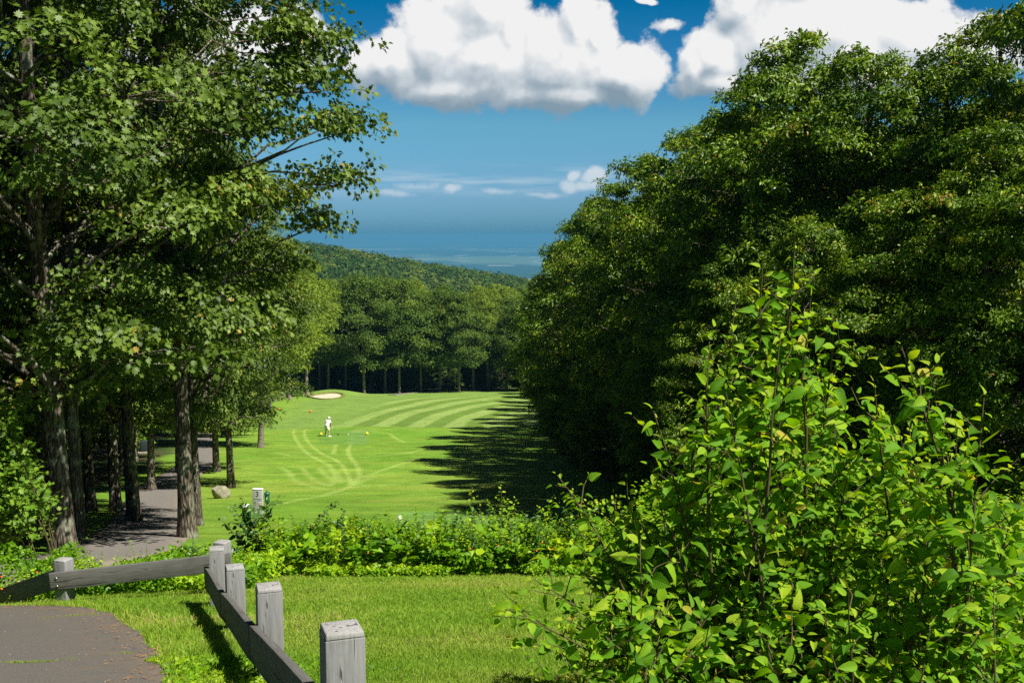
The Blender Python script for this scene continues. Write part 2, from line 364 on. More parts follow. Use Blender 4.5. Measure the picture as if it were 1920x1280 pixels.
# pale mower tracks (zoomed tracing, on the ground)
def zt(p): return np.array([hit(520 + a / 7.113, 770 + b / 7.113)[:2] for a, b in p])
TR = [[(320, 222), (235, 245), (215, 300), (260, 400), (330, 500), (430, 590), (560, 660), (690, 720), (760, 820), (770, 900), (740, 980)],
      [(470, 225), (400, 230), (360, 280), (370, 350), (420, 430), (520, 520), (620, 590), (760, 640), (860, 720), (930, 820), (970, 920), (990, 1000)],
      [(780, 450), (760, 520), (745, 575)], [(985, 440), (940, 520), (960, 600), (1030, 690), (1080, 760), (1095, 850), (1060, 940), (960, 1020), (800, 1080)],
      [(1100, 900), (1400, 790), (1700, 690), (1900, 620)], [(900, 1040), (1250, 990), (1560, 980)], [(1100, 620), (1400, 600), (1750, 560), (2000, 500)],
      [(60, 760), (150, 810), (220, 920), (380, 990), (600, 1040), (850, 1060)], [(330, 760), (400, 850), (540, 950), (700, 1000)],
      [(0, 560), (180, 600), (420, 590)], [(1250, 270), (1500, 300), (1600, 380), (1700, 420)], [(560, 760), (640, 860), (760, 940)], [(0, 1250), (300, 1180), (700, 1120), (1000, 1090)],
      [(700, 760), (820, 860), (850, 960)], [(200, 1130), (600, 1130), (1000, 1000), (1300, 860)]]
pale = np.zeros(X.shape)
sel = (Y > 30) & (Y < 112) & (X > -30) & (X < 6)
xv, yv = X[sel], Y[sel]; pv = np.zeros(xv.shape)
for k, tr in enumerate(TR):
    d = seg_dist(xv, yv, zt(tr)); w = 0.13 if k in (0, 1, 2, 3) else 0.17
    pv = np.maximum(pv, (0.9 if k < 4 else 0.65) * sstep(w * 1.5, w * 0.4, d))
pale[sel] = pv
blot = gau(X, Y, -9.5, 52, 7, 12) * sstep(.35, .7, fb(X, Y, 3, 50))
setc(np.clip(blot, 0, 1) * .6, (0.27, 0.37, 0.050))
setc(np.clip(pale * 1.15, 0, 1) * (0.75 + 0.5 * (fb(X, Y, 2, 77) - .3)), (0.28, 0.39, 0.085))
# smooth-mown tees
def quad(pts, soft, colr, amt):
    P = np.array([hit(*p)[:2] for p in pts]); ins = np.full(X.shape, 1e9)
    for a, b in zip(P, np.roll(P, -1, 0)):
        v = b - a; n = np.array([-v[1], v[0]]) / np.hypot(*v); ins = np.minimum(ins, (X - a[0]) * n[0] + (Y - a[1]) * n[1])
    setc(sstep(0, soft, ins) * amt, colr)
quad([(585, 833), (692, 833), (698, 806), (600, 804)], 0.5, (0.115, 0.235, 0.035), .85)
quad([(640, 833), (692, 833), (698, 806), (655, 804)], 0.5, (0.150, 0.270, 0.060), .7)
quad([(735, 1006), (1010, 1006), (990, 958), (738, 958)], 0.25, (0.135, 0.270, 0.060), .7)
quad([(620, 1006), (735, 1006), (735, 962), (630, 962)], 0.4, (0.085, 0.200, 0.016), .6)
# woodland floor
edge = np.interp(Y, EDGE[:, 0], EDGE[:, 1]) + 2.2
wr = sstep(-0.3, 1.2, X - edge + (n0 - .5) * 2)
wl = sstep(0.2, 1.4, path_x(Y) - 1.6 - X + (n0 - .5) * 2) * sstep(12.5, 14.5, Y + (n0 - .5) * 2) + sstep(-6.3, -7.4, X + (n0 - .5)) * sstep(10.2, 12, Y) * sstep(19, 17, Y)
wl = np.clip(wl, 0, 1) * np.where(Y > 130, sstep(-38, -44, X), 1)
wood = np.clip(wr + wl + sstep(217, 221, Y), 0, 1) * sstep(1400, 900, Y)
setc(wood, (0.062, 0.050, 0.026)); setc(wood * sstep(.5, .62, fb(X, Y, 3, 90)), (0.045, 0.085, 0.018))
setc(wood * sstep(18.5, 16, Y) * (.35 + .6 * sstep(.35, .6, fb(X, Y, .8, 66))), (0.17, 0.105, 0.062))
# valley plain
pl = sstep(1400, 2600, Y)
fl = fb(X, Y * 0.6, 2200, 40); f2 = vnoise(X, Y, 500, 61)
f3 = vnoise(X, Y, 260, 63)
setc(pl, (0.02, 0.05, 0.03)); setc(pl * sstep(.50, .60, fl), (0.13, 0.19, 0.10)); setc(pl * sstep(.60, .64, f2) * sstep(.62, .70, f3) * sstep(.42, .5, fl), (0.42, 0.42, 0.38))
ny, nx = X.shape
idx = np.arange(ny * nx).reshape(ny, nx)
Q = np.stack([idx[:-1, :-1], idx[:-1, 1:], idx[1:, 1:], idx[1:, :-1]], -1).reshape(-1, 4)
fuzz = ((1 - wood) * (1 - pl) * (1 - fair * .8)).ravel()
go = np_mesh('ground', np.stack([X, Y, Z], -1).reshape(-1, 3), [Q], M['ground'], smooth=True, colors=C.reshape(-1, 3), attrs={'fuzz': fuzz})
tag(go, 'sloping mown golf course grass with woodland floor at its sides', kind='structure')

# ------------------------------------------------------------------ paths
def ribbon(name, cpath, width, lift, mat, label, jit=0.04, nc=7):
    tg = nrm(np.gradient(cpath, axis=0)); nn = np.stack([-tg[:, 1], tg[:, 0]], 1)
    r = np.random.default_rng(5); w = width / 2 * (1 + jit * r.normal(size=(len(cpath), 2)))
    us = np.linspace(-1, 1, nc); V = []; E = []
    for u in us:
        p = cpath + nn * (u * np.where(u > 0, w[:, 0], w[:, 1]))[:, None]
        V.append(np.column_stack([p, G(p[:, 0], p[:, 1]) + lift])); E.append(np.full(len(p), abs(u) ** 3))
    V = [V[0] - [0, 0, 0.12]] + V + [V[-1] - [0, 0, 0.12]]; E = [E[0]] + E + [E[-1]]
    V = np.stack(V, 1); n, k = V.shape[:2]; ii = np.arange(n * k).reshape(n, k)
    Q = np.stack([ii[:-1, 1:], ii[:-1, :-1], ii[1:, :-1], ii[1:, 1:]], -1).reshape(-1, 4)
    o = np_mesh(name, V.reshape(-1, 3), [Q], mat, attrs={'edge': np.stack(E, 1).ravel()}, smooth=True)
    tag(o, label, kind='structure'); return o
ribbon('cart_path', spline(PC, 420), 2.05, 0.03, M['path'], 'winding asphalt cart path running down between the left trees', 0.01)
far_c = np.array([hit(*p)[:2] for p in [(735, 741), (755, 738), (780, 735.5), (805, 734), (840, 733.0), (872, 732.6)]])
ribbon('far_path', spline(far_c, 40), 1.6, 0.06, M['path'], 'short pale stretch of path at the foot of the far trees', 0.0)
ol = [(-700, 1160), (-300, 1150), (0, 1143), (60, 1138), (110, 1136), (150, 1139), (200, 1150), (240, 1172), (268, 1195), (286, 1222), (298, 1250), (312, 1290), (330, 1380), (345, 1500), (350, 1700)]
op = np.array([hit(*p)[:2] for p in ol]); op = np.concatenate([op, [[-0.9, 1.5], [-3, 0.5]]])
op = spline(op, 420); r = np.random.default_rng(8)
op = op + 0.14 * np.stack([fb(op[:, 0] * 1, op[:, 1], .22, 3) - .5, fb(op[:, 0], op[:, 1], .18, 9) - .5], 1) + r.normal(size=op.shape) * .008
cen = np.array([-5.0, 3.0]); ss = np.linspace(0, 1, 40) ** 0.8
P = cen + ss[:, None, None] * (op - cen)[None]
V = np.concatenate([P, G(P[..., 0], P[..., 1])[..., None] + 0.025], -1)
V = np.concatenate([V, V[-1:] - [0, 0, 0.10]]); E = np.repeat(np.append(ss, 1.0)[:, None] ** 6, V.shape[1], 1)
n, k = V.shape[:2]; ii = np.arange(n * k).reshape(n, k)
Q = np.stack([ii[:-1, :-1], ii[1:, :-1], ii[1:, 1:], ii[:-1, 1:]], -1).reshape(-1, 4)
tag(np_mesh('asphalt_pad', V.reshape(-1, 3), [Q[:, ::-1]], M['asphalt'], attrs={'edge': E.ravel()}, smooth=True), 'cracked asphalt path end in the lower left foreground', kind='structure')
asph_poly = op
def in_poly(x, y, P):
    ins = np.zeros(x.shape, bool); j = len(P) - 1
    for i in range(len(P)):
        a, b = P[i], P[j]
        c = ((a[1] > y) != (b[1] > y)) & (x < (b[0] - a[0]) * (y - a[1]) / (b[1] - a[1] + 1e-12) + a[0]); ins ^= c; j = i
    return ins
# bunker
bo = [(578, 744), (585, 741), (597, 741), (604, 740), (611, 737.6), (625, 737), (640, 738.5), (646, 742), (638, 746), (622, 748.5), (604, 749), (590, 747)]
bp = np.array([hit(*p)[:2] for p in bo]); bp = spline(np.concatenate([bp, bp[:1]]), 80)
P = bp.mean(0) + np.linspace(0, 1, 12)[:, None, None] * (bp - bp.mean(0))[None]
V = np.concatenate([P, G(P[..., 0], P[..., 1])[..., None] + 0.06], -1); V = np.concatenate([V, V[-1:] - [0, 0, 0.15]])
n, k = V.shape[:2]; ii = np.arange(n * k).reshape(n, k)
Q = np.stack([ii[:-1, :-1], ii[1:, :-1], ii[1:, 1:], ii[:-1, 1:]], -1).reshape(-1, 4)
bk = np_mesh('sand_bunker', V.reshape(-1, 3), [Q], M['sand'], smooth=True)
lp = MB(); rl = np.random.default_rng(6); q_ = np.concatenate([bp, bp[:1]]); lp.tube(np.column_stack([q_, G(q_[:, 0], q_[:, 1]) + .05]), .12 + .16 * (np.concatenate([bp, bp[:1]])[:, 1] > bp[:, 1].mean()) + rl.uniform(0, .07, len(q_)), 6, cap=False)
lp.build('lip', plain('rough_lip', (0.13, 0.15, 0.035), .95, .05, 0, .5, 3), bk, smooth=True)
tag(bk, 'pale sand bunker cut into the slope below the far trees', 'bunker', kind='structure')

# ------------------------------------------------------------------ leaf templates (x across, y along, z up)
def tmpl_lobed():
    o = [(0, 0), (.10, .10), (.34, .16), (.20, .32), (.50, .52), (.26, .56), (.32, .84), (.12, .74), (0, 1.05),
         (-.12, .74), (-.32, .84), (-.26, .56), (-.50, .52), (-.20, .32), (-.34, .16), (-.10, .10)]
    V = [(x, y, 0.12 * abs(x) - 0.18 * y * y) for x, y in o] + [(0, .42, -.05)]
    n = len(o); return np.array(V), np.array([(n, (i + 1) % n, i) for i in range(n)])
def tmpl_fold(w=0.24, droop=0.2, up=0.10):
    V = [(0, 0, 0), (w, .42, up - droop * .2), (0, 1, -droop), (-w, .42, up - droop * .2)]
    return np.array(V), np.array([(0, 1, 2), (0, 2, 3)])
def tmpl_hex(w=0.2, droop=0.25):
    V = [(0, 0, 0), (w, .3, .06), (w * .8, .7, -.05), (0, 1, -droop), (-w * .8, .7, -.05), (-w, .3, .06), (0, .5, -.04)]
    return np.array(V), np.array([(6, 0, 1), (6, 1, 2), (6, 2, 3), (6, 3, 4), (6, 4, 5), (6, 5, 0)])
def place(tm, P, T_, Nn, S):
    V, Fc = tm; T_ = nrm(T_); B = nrm(np.cross(T_, Nn)); Nn = np.cross(B, T_)
    rr = np.random.default_rng(len(P)); cu = rr.uniform(.1, 2.6, (len(P), 1, 1)); wd = rr.uniform(.72, 1.22, (len(P), 1, 1))
    W = P[:, None] + S[:, None, None] * (V[None, :, 0:1] * wd * B[:, None] + V[None, :, 1:2] * T_[:, None] + V[None, :, 2:3] * cu * Nn[:, None])
    k = len(V); Fa = (np.arange(len(P)) * k)[:, None, None] + Fc[None]
    return W.reshape(-1, 3), Fa.reshape(-1, Fc.shape[1]), k

UP = np.array([0, 0, 1.0])
def rdir(r, n):
    return nrm(r.normal(size=(n, 3)))
def tree_master(name, seed, H, zb, Rr, nclump, sprays, per, tm, leaf, mat, bark, tr, lean=(0, 0), rc=(.20, .30), spray_r=.30, low=0.35, twigs=0.25, shape=1.0, skew=0.0, flat=.72, outw=.55, upw=.75):
    r = np.random.default_rng(seed)
    root = empty(name)
    # trunk
    tz = np.linspace(-0.25, H * 0.93, 16); u = np.clip(tz / H, 0, 1)
    ph = r.uniform(0, 6, 2)
    tx = lean[0] * u + 0.012 * H * np.sin(u * 7 + ph[0]) * u; ty = lean[1] * u + 0.012 * H * np.sin(u * 6 + ph[1]) * u
    rad = tr * (1 - u * 0.82) ; rad[0] *= 1.55; rad[1] *= 1.05
    TP = np.stack([tx, ty, tz], 1)
    TP = np.concatenate([TP[:1], [[tx[0], ty[0], 0.12]], [[tx[0], ty[0], 0.45]], TP[1:]]); rad = np.concatenate([[tr * 1.6], [tr * 1.35], [tr * 1.08], rad[1:]])
    mb = MB(); mb.tube(TP, rad, 14, 0.07, r)
    def tpos(z): return np.array([np.interp(z, TP[:, 2], TP[:, 0]), np.interp(z, TP[:, 2], TP[:, 1]), z])
    # clumps
    LP, LT, LN, LS, LC = [], [], [], [], []
    for i in range(nclump):
        t = (i + r.random()) / nclump
        z = zb + (H - zb) * (0.03 + 0.94 * t)
        env = Rr * (min(1, (t + 0.12) * 2.4) ** 0.5) * max(0.05, 1 - max(0, t - low) ** 1.7 / (1 - low) ** 1.7 * 0.86) * shape
        th = i * 2.39996 + r.normal() * .5
        z = z + skew * max(0.0, math.cos(th)) * (1 - t) ** 2
        rr = env * (0.35 + 0.65 * r.random() ** 0.5)
        base = tpos(min(z, H * 0.9)); c = np.array([base[0] + rr * math.cos(th), base[1] + rr * math.sin(th), z + r.normal() * .3])
        rad_c = Rr * r.uniform(*rc) * (1.0 if t < .8 else .8)
        z0 = max(zb * 1.15, z - rr * r.uniform(.1, .75)); z0 = min(z0, H * .85); b0 = tpos(z0)
        kk = np.linspace(0, 1, 6)[:, None]
        mid = b0 + (c - b0) * kk; mid[:, 2] += np.sin(kk[:, 0] * np.pi) * rr * .07; mid[1:-1] += r.normal(size=(4, 3)) * rr * .035
        lr = max(0.018, tr * (1 - z0 / H) * 0.42 * min(1, rr / Rr + .3))
        mb.tube(mid, np.linspace(lr, lr * .25, 6), 5, cap=False)
        ns = int(sprays * (rad_c / (Rr * .25)) ** 1.3)
        d = rdir(r, ns); d[:, 2] = np.where(d[:, 2] < -0.15, -d[:, 2] * .6, d[:, 2])
        q = r.uniform(.35, 1.08, ns)[:, None]
        sp = c + d * q * rad_c * np.array([1.15, 1.15, flat])
        for k in range(int(ns * twigs)):
            e = sp[k]; m_ = (c + e) / 2 + r.normal(size=3) * .06
            mb.tube([c, m_, e], [lr * .3 + .006, lr * .2 + .005, .004], 3, cap=False)
        out = nrm(sp - tpos(min(z, H * .9)) + 1e-6)
        sn = nrm(d * outw + UP * upw + out * .35 + r.normal(size=(ns, 3)) * .28)
        a = nrm(np.cross(sn, r.normal(size=(ns, 3)))); b = np.cross(sn, a)
        phi = r.uniform(0, 6.283, (ns, per)); rd = spray_r * np.sqrt(r.random((ns, per))) 
        off = np.cos(phi)[..., None] * a[:, None] + np.sin(phi)[..., None] * b[:, None]
        lp = sp[:, None] + off * rd[..., None] + sn[:, None] * (r.normal(size=(ns, per, 1)) * .05)
        lt = nrm(off * .9 + out[:, None] * .5 - UP * .32 + r.normal(size=(ns, per, 3)) * .3)
        ln = nrm(sn[:, None] + r.normal(size=(ns, per, 3)) * .55)
        LP.append(lp.reshape(-1, 3)); LT.append(lt.reshape(-1, 3)); LN.append(ln.reshape(-1, 3))
        LS.append((leaf * r.uniform(.7, 1.25, (ns, per))).ravel())
        cb = np.clip(.45 + r.normal() * .12, 0, 1)
        LC.append((cb + r.normal(size=(ns, 1)) * .12 + r.normal(size=(ns, per)) * .13 + (r.random((ns, per)) > .996) * .5 + np.zeros((ns, per))).ravel())
    LP = np.concatenate(LP); LT = np.concatenate(LT); LN = np.concatenate(LN); LS = np.concatenate(LS); LC = np.clip(np.concatenate(LC), 0, 1)
    V, Fc, k = place(tm, LP, LT, LN, LS)
    mb.build('trunk', M[bark], root, smooth=True)
    np_mesh('crown', V, [Fc], M[mat], root, attrs={'tint': np.repeat(LC, k)})
    root['H'] = H; root['used'] = 0
    print(name, len(LP), 'leaves')
    return root
random.seed(4)
def put(master, x, y, H=None, label=None, cat='tree', group=None, rz=None, ztop=None, wide=1.0):
    z = g(x, y)
    if ztop is not None: H = ztop - z
    o = master if master['used'] == 0 else copy_tree(master)
    master['used'] = 1
    if o is not master: del o['used']
    sc = H / master['H']
    o.location = (x, y, z); o.scale = (sc * wide, sc * wide, sc); o.rotation_euler = (random.uniform(-.035, .035), random.uniform(-.035, .035), rz if rz is not None else random.uniform(0, 6.28))
    tag(o, label, cat, group); return o
LOB, HEX, FLD = tmpl_lobed(), tmpl_hex(), tmpl_fold()
oakA = tree_master('oak_tree', 11, 17, 3.0, 4.7, 100, 50, 13, LOB, .125, 'oak', 'bark', .19, lean=(.1, 0), rc=(.12, .28), spray_r=.23, low=.45, skew=1.2)
oakB = tree_master('oak_tree', 12, 17, 2.7, 4.9, 100, 50, 13, LOB, .125, 'oak', 'bark', .21, lean=(-.2, .3), rc=(.12, .28), spray_r=.23, low=.45)
rtA = tree_master('broadleaf_tree', 21, 15, 0.9, 4.3, 150, 50, 14, HEX, .150, 'right', 'bark2', .22, rc=(.10, .25), spray_r=.20, low=.45, flat=.8, outw=.8, upw=.55)
rtB = tree_master('broadleaf_tree', 22, 15, 1.0, 4.4, 150, 50, 14, HEX, .145, 'right', 'bark2', .24, rc=(.10, .25), spray_r=.20, low=.4, flat=.8, outw=.8, upw=.55)
rtC = tree_master('broadleaf_tree', 23, 15, 1.4, 4.0, 140, 50, 14, HEX, .155, 'right', 'bark2', .20, rc=(.10, .26), spray_r=.20, low=.5, flat=.8, outw=.8, upw=.55)
mdA = tree_master('woodland_tree', 31, 18, 4.2, 5.0, 70, 40, 7, FLD, .30, 'mid', 'bark3', .20, rc=(.24, .36), spray_r=.35, low=.45, twigs=.08, flat=1.0, outw=1.1, upw=.35)
mdB = tree_master('woodland_tree', 32, 18, 4.0, 4.8, 70, 40, 7, FLD, .30, 'mid', 'bark3', .19, rc=(.24, .36), spray_r=.35, low=.4, twigs=.08, flat=1.0, outw=1.1, upw=.35)
mdC = tree_master('pale_woodland_tree', 33, 18, 6.6, 5.0, 72, 40, 8, FLD, .28, 'midlight', 'bark3', .25, rc=(.22, .34), spray_r=.35, low=.45, twigs=.08, flat=1.0, outw=1.1, upw=.35)
wdA = tree_master('understory_tree', 34, 15, 0.6, 4.6, 90, 36, 7, FLD, .30, 'mid', 'bark', .2, rc=(.2, .3), spray_r=.35, low=.5, twigs=.08)

# --- left trees with trunks in view: base pixel, height, trunk label
def atb(px, py): h = hit(px, py); return h[0], h[1]
x, y = atb(352, 1008); put(oakA, x, y, 17, 'big oak with patchy grey bark at the path bend behind the fence', group='oaks beside the path', rz=0.2, wide=.90)
x, y = atb(120, 1034); put(oakB, x, y, 17, 'thickest dark oak trunk at the far left, mottled with grey lichen', group='oaks beside the path', rz=2.0)
x, y = atb(147, 1012); put(oakA, x, y, 16, 'slim pale-edged trunk leaning against the thickest oak on its right', group='oaks beside the path', rz=3.6, wide=.75)
x, y = atb(218, 958); put(oakB, x, y, 15.5, 'dark oak on the left verge between the thickest trunk and the path', group='oaks beside the path', rz=4.4, wide=.9)
x, y = atb(171, 958); put(oakA, x, y, 15.5, 'shaded trunk between the thickest oak and the dark verge oak', group='oaks beside the path', rz=5.4, wide=.9)
x, y = atb(372, 985); put(oakB, x, y, 15, 'thin trunk half hidden behind the big oak at the path bend', group='oaks beside the path', rz=.8, wide=.55)
x, y = atb(406, 884); put(oakA, x, y, 15.5, 'curved mossy trunk on the right edge of the path beyond the boulder', group='oaks beside the path', rz=2.6)
x, y = atb(433, 914); put(oakB, x, y, 14.5, 'pale sunlit trunk just behind the boulder', group='oaks beside the path', rz=1.2, wide=.9)
x, y = atb(489, 839); put(mdC, x, y, ztop=-0.5, label='lone straight trunk rising from the lawn left of the golfer', group='trees on the left lawn', rz=1.0)
x, y = atb(334, 885); put(oakA, x, y, 15, 'thin dark trunk left of the big oak, beside the path', group='oaks beside the path', rz=0.4, wide=.7)
L2 = [(463, 765, 560, mdC, 'pale slender trunk leftmost in the row behind the lawn'), (505, 769, 470, mdC, 'tall pale-crowned tree nearest the bunker on its left side'),
      (516, 752, 500, mdB, 'thin trunk right behind the tall pale-crowned tree'), (543, 749, 478, mdC, 'slim tree midway between the bunker and the pale-crowned tree'),
      (494, 760, 520, mdB, 'short pale stub-like trunk between the lawn trunks'), (452, 752, 540, mdA, 'leaning pale trunk at the back edge of the lawn'),
      (576, 743, 492, mdC, 'leafy pale tree directly behind the bunker')]
for px, py, ty, ms, lb in L2:
    x, y = atb(px, py); put(ms, x, y, ztop=slope(ty) * y, label=lb, group='trees on the left lawn')
# --- far treeline
for k, (px, d, ty, ms) in enumerate([(600, 214, 545, mdB), (615, 209, 528, mdA), (648, 216, 528, mdB), (683, 207, 520, mdA), (697, 219, 530, mdB), (722, 213, 522, mdA), (749, 209, 530, mdB), (771, 221, 536, mdC),
        (790, 212, 548, mdB), (825, 213, 541, mdA), (861, 210, 552, mdB), (887, 216, 556, mdC), (915, 219, 552, mdC), (950, 217, 560, mdA), (978, 212, 565, mdB), (1004, 214, 560, mdC), (1030, 212, 560, mdA), (572, 222, 540, mdA)]):
    put(ms, xr(px, 735) * d, d, ztop=slope(ty) * d, group='trees of the far treeline', wide=1.12,
        label=['rounded green tree in the far treeline right of the bunker', 'x'][0])
    tl = bpy.context.scene.collection.objects
far_lab = ['crown above the left end of the bunker in the far treeline', 'tree with two thin pale stems rising above the bunker', 'dark crown just right of the bunker', 'bright thick trunk beside the red cart',
           'thin leaning stem just right of the red cart', 'dark domed crown above the red cart', 'sunlit forked trunk where the far path starts', 'lighter crown above the start of the far path',
           'tree behind the middle of the far path', 'flared pale trunk at the right end of the far path', 'slim tree in front of the line, middle of the fairway end', 'tall tilted pale trunk near the fairway end',
           'pale crown between the tilted trunk and the dark right wood', 'dark thin trunk at the right end of the fairway', 'dark crown where the far line meets the right wood', None, None, 'crown behind the pale tree on the far left of the line']
k = 0
for o in [o for o in col.objects if o.get('group') == 'trees of the far treeline']:
    o['label'] = far_lab[k] or 'far tree mostly hidden behind the edge of the right wood'; k += 1
rg = np.random.default_rng(77)
for i in range(34):
    d = rg.uniform(226, 262); px = rg.uniform(540, 1060)
    put([mdA, mdB, mdC][i % 3], xr(px) * d, d, ztop=slope(rg.uniform(542, 562)) * d, label='rear tree behind the far treeline showing only its crown', group='rear trees of the far wood', wide=1.15)
for i in range(22):
    d = rg.uniform(218, 236); px = 585 + i * 20 + rg.normal() * 8
    put(wdA, xr(px) * d, d, rg.uniform(3.5, 9), label='low leafy undergrowth tree in the shade under the far treeline', group='undergrowth trees at the far wood', wide=1.1)
# --- left wood
for i, (x, y, h) in enumerate([(-10.5, 29, 16), (-16, 23, 16), (-14.5, 17, 16), (-19, 30, 17), (-17, 38, 16), (-22, 44, 17), (-15.5, 45, 15), (-20, 54, 16), (-26, 36, 17), (-27, 52, 17), (-23, 64, 16), (-30, 66, 17), (-21, 78, 15), (-28, 82, 17), (-26, 95, 16), (-33, 100, 17), (-32, 115, 17), (-29, 108, 15), (-38, 126, 18), (-36, 138, 18), (-42, 150, 20), (-42, 168, 20), (-47, 185, 20), (-44, 200, 20), (-50, 212, 20), (-12.5, 12.5, 15), (-38, 80, 18), (-40, 110, 18), (-24, 24, 17)]):
    ms = ([oakA, oakB, rtB][i % 3] if y < 50 else [mdA, mdB, wdA][i % 3])
    put(ms, x, y, h, label='shaded tree of the dark wood left of the path', group='trees of the left wood')
for i, (x, y, h) in enumerate([(-21, 27, 8), (-18, 33, 8), (-21, 38, 9), (-25, 46, 9), (-24, 55, 9), (-28, 60, 9), (-27, 72, 9), (-31, 90, 9), (-30, 100, 9), (-37, 120, 9), (-40, 140, 9), (-18, 20, 7), (-17.5, 26, 7), (-46, 165, 10), (-48, 195, 10)]):
    put(wdA, x, y, h, label='low dark understory tree deep in the left wood', group='understory of the left wood')
# --- right wood: (px of crown centre, top py, distance)
RT = [(2140, -220, 24, rtA, 'tallest dark tree cut by the right edge of the picture'), (1760, 92, 27, rtB, 'tree with a feathery leader sticking up into the cloud at upper right'),
      (1620, 98, 28.5, rtA, 'broad reddish-tipped crown left of the feathery leader'), (1480, 62, 31, rtC, 'dark crown with two bumps standing highest at the left shoulder of the wood'),
      (1400, 168, 36, rtB, 'crown just below and left of the two-bumped dark crown'), (1300, 238, 42, rtA, 'rounded crown midway down the slanting skyline'),
      (1215, 292, 51, rtC, 'crown on the skyline at the height of the upper sky band'), (1150, 348, 60, rtB, 'skyline crown beside the small white low cloud'),
      (1100, 412, 72, rtA, 'crown on the steep lower part of the skyline'), (1070, 456, 86, rtC, 'crown meeting the hazy horizon on the right side'),
      (1052, 508, 104, rtB, 'bright green crown where the hill ridge ends'), (1062, 545, 124, rtA, 'small crown below the ridge end'),
      (1058, 568, 148, rtC, 'lower distant crown where the right wood narrows'), (1052, 588, 172, rtB, 'last crown of the right wood before the far treeline')]
for px, ty, d, ms, lb in RT:
    put(ms, xr(px, ty) * d, d, ztop=slope(ty) * d, label=lb, group='front trees of the right wood')
for i in range(42):
    d = [18, 21, 25, 30, 36, 42, 50, 58, 67, 78, 92, 108, 128, 155][i % 14]; row = i // 14
    e = np.interp(d, [p[2] for p in RT], [xr(p[0]) * p[2] for p in RT]) + (4.6 + row * 5.0) + rg.normal() * .6
    if d < 24: e = 16.5 + row * 5
    h = rg.uniform(12.5, 14.5); 
    skyt = np.interp((e / d), [xr(p[0]) for p in RT[::-1]], [slope(p[1] + 25) for p in RT[::-1]]) * d
    h = min(h, skyt - g(e, d))
    put([rtA, rtB, rtC][i % 3] if d < 60 else [wdA, rtC][i % 2], e, d + rg.normal(), h, label='rear tree filling the right wood behind its front row', group='rear trees of the right wood')
for i, (d, dx, k) in enumerate([(33, 1.3, .93), (39, 1.0, .92), (46, 1.0, .93), (55.5, 1.0, .93), (66, .9, .93), (79, .8, .92), (95, .8, .92), (114, .8, .92), (136, .8, .93), (160, .8, .93), (184, .4, .93), (196, .8, .95)]):
    e = np.interp(d, [p[2] for p in RT], [xr(p[0]) * p[2] for p in RT]) + dx; zt_ = np.interp(d, [p[2] for p in RT], [slope(p[1]) * p[2] for p in RT])
    put([rtC, rtA, rtB][i % 3], e, d, (zt_ - g(e, d)) * k, label='tree wedged between two front crowns of the right wood', group='wedged trees of the right wood', wide=1.0)
# ragged lower skirts of the right wood
for i, (px, py, h) in enumerate([(1150, 905, 7), (1230, 930, 7), (1340, 960, 7), (1060, 868, 7), (1020, 838, 7), (1000, 806, 7), (1480, 980, 7), (1640, 1000, 8), (1800, 1010, 8)]):
    d = [34, 28, 23, 48, 60, 78, 21, 20, 19][i]
    put([rtA, rtB, rtC][i % 3], xr(px) * d + 2.0, d, h, label=['low dark tree hanging over the shaded lawn edge of the right wood'][0], group='low trees on the edge of the right wood', wide=1.05)

# ------------------------------------------------------------------ hill forest (uncountable)
r = np.random.default_rng(91)
LP, LN, LS, LC = [], [], [], []
n = 0
for i in range(3400):
    d = r.uniform(235, 960) if i % 3 else r.uniform(480, 900)
    px = r.uniform(440, 1120); x = xr(px) * d
    R0 = r.uniform(5.0, 9.5); h = r.uniform(12, 19); k = 150
    dd = rdir(r, k); dd[:, 2] = np.abs(dd[:, 2]) * 1.0
    lump = 1 + .25 * np.sin(dd[:, 0] * 5 + r.uniform(0, 6)) * np.cos(dd[:, 1] * 4 + r.uniform(0, 6))
    p = np.array([x, d, g(x, d) + h - R0]) + dd * (R0 * lump * r.uniform(.8, 1.05, k))[:, None] * np.array([1, 1, .95])
    LP.append(p); LN.append(nrm(dd + r.normal(size=(k, 3)) * .22)); LS.append(R0 * r.uniform(.17, .32, k)); LC.append(np.clip(r.normal(.45, .30) + r.normal(size=k) * .10, 0, 1))
LP, LN, LS, LC = map(np.concatenate, (LP, LN, LS, LC))
LT = nrm(np.cross(LN, r.normal(size=LN.shape)))
V, Fc, k = place(tmpl_fold(.45, .12, .1), LP, LT, LN, LS)
tag(np_mesh('hill_forest', V, [Fc], M['hill'], attrs={'tint': np.repeat(LC, k)}), 'unbroken forest canopy covering the distant hillside', 'forest', kind='stuff')

# ------------------------------------------------------------------ fence
def rotz(a): c, s = math.cos(a), math.sin(a); return np.array([[c, -s, 0], [s, c, 0], [0, 0, 1]])
def post(px, ptop, d, rz, label, name='fence_post', w=0.14):
    x = xr(px, ptop) * d; zt = slope(ptop) * d; zb = g(x, d) - 0.15
    root = empty(name, (x, d, zb), rz)
    h = zt - zb; b = w / 2
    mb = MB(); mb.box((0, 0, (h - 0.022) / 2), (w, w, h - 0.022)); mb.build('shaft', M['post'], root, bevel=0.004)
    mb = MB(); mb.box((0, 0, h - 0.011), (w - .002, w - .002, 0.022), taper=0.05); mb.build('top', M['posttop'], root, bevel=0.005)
    tag(root, label, 'fence post', 'square grey fence posts'); return root, np.array([x, d, zt])
ang = R(-19.5)    # the line of posts runs downhill to the back left
p1, q1 = post(641, 1174, 3.66, R(19), 'nearest and largest square grey fence post at the bottom edge')
p2, q2 = post(504, 1097, 5.85, R(18), 'second square grey post from the nearest, on the downhill rail')
p3, q3 = post(440, 1060, 8.1, R(20), 'third square grey post from the nearest, on the downhill rail')
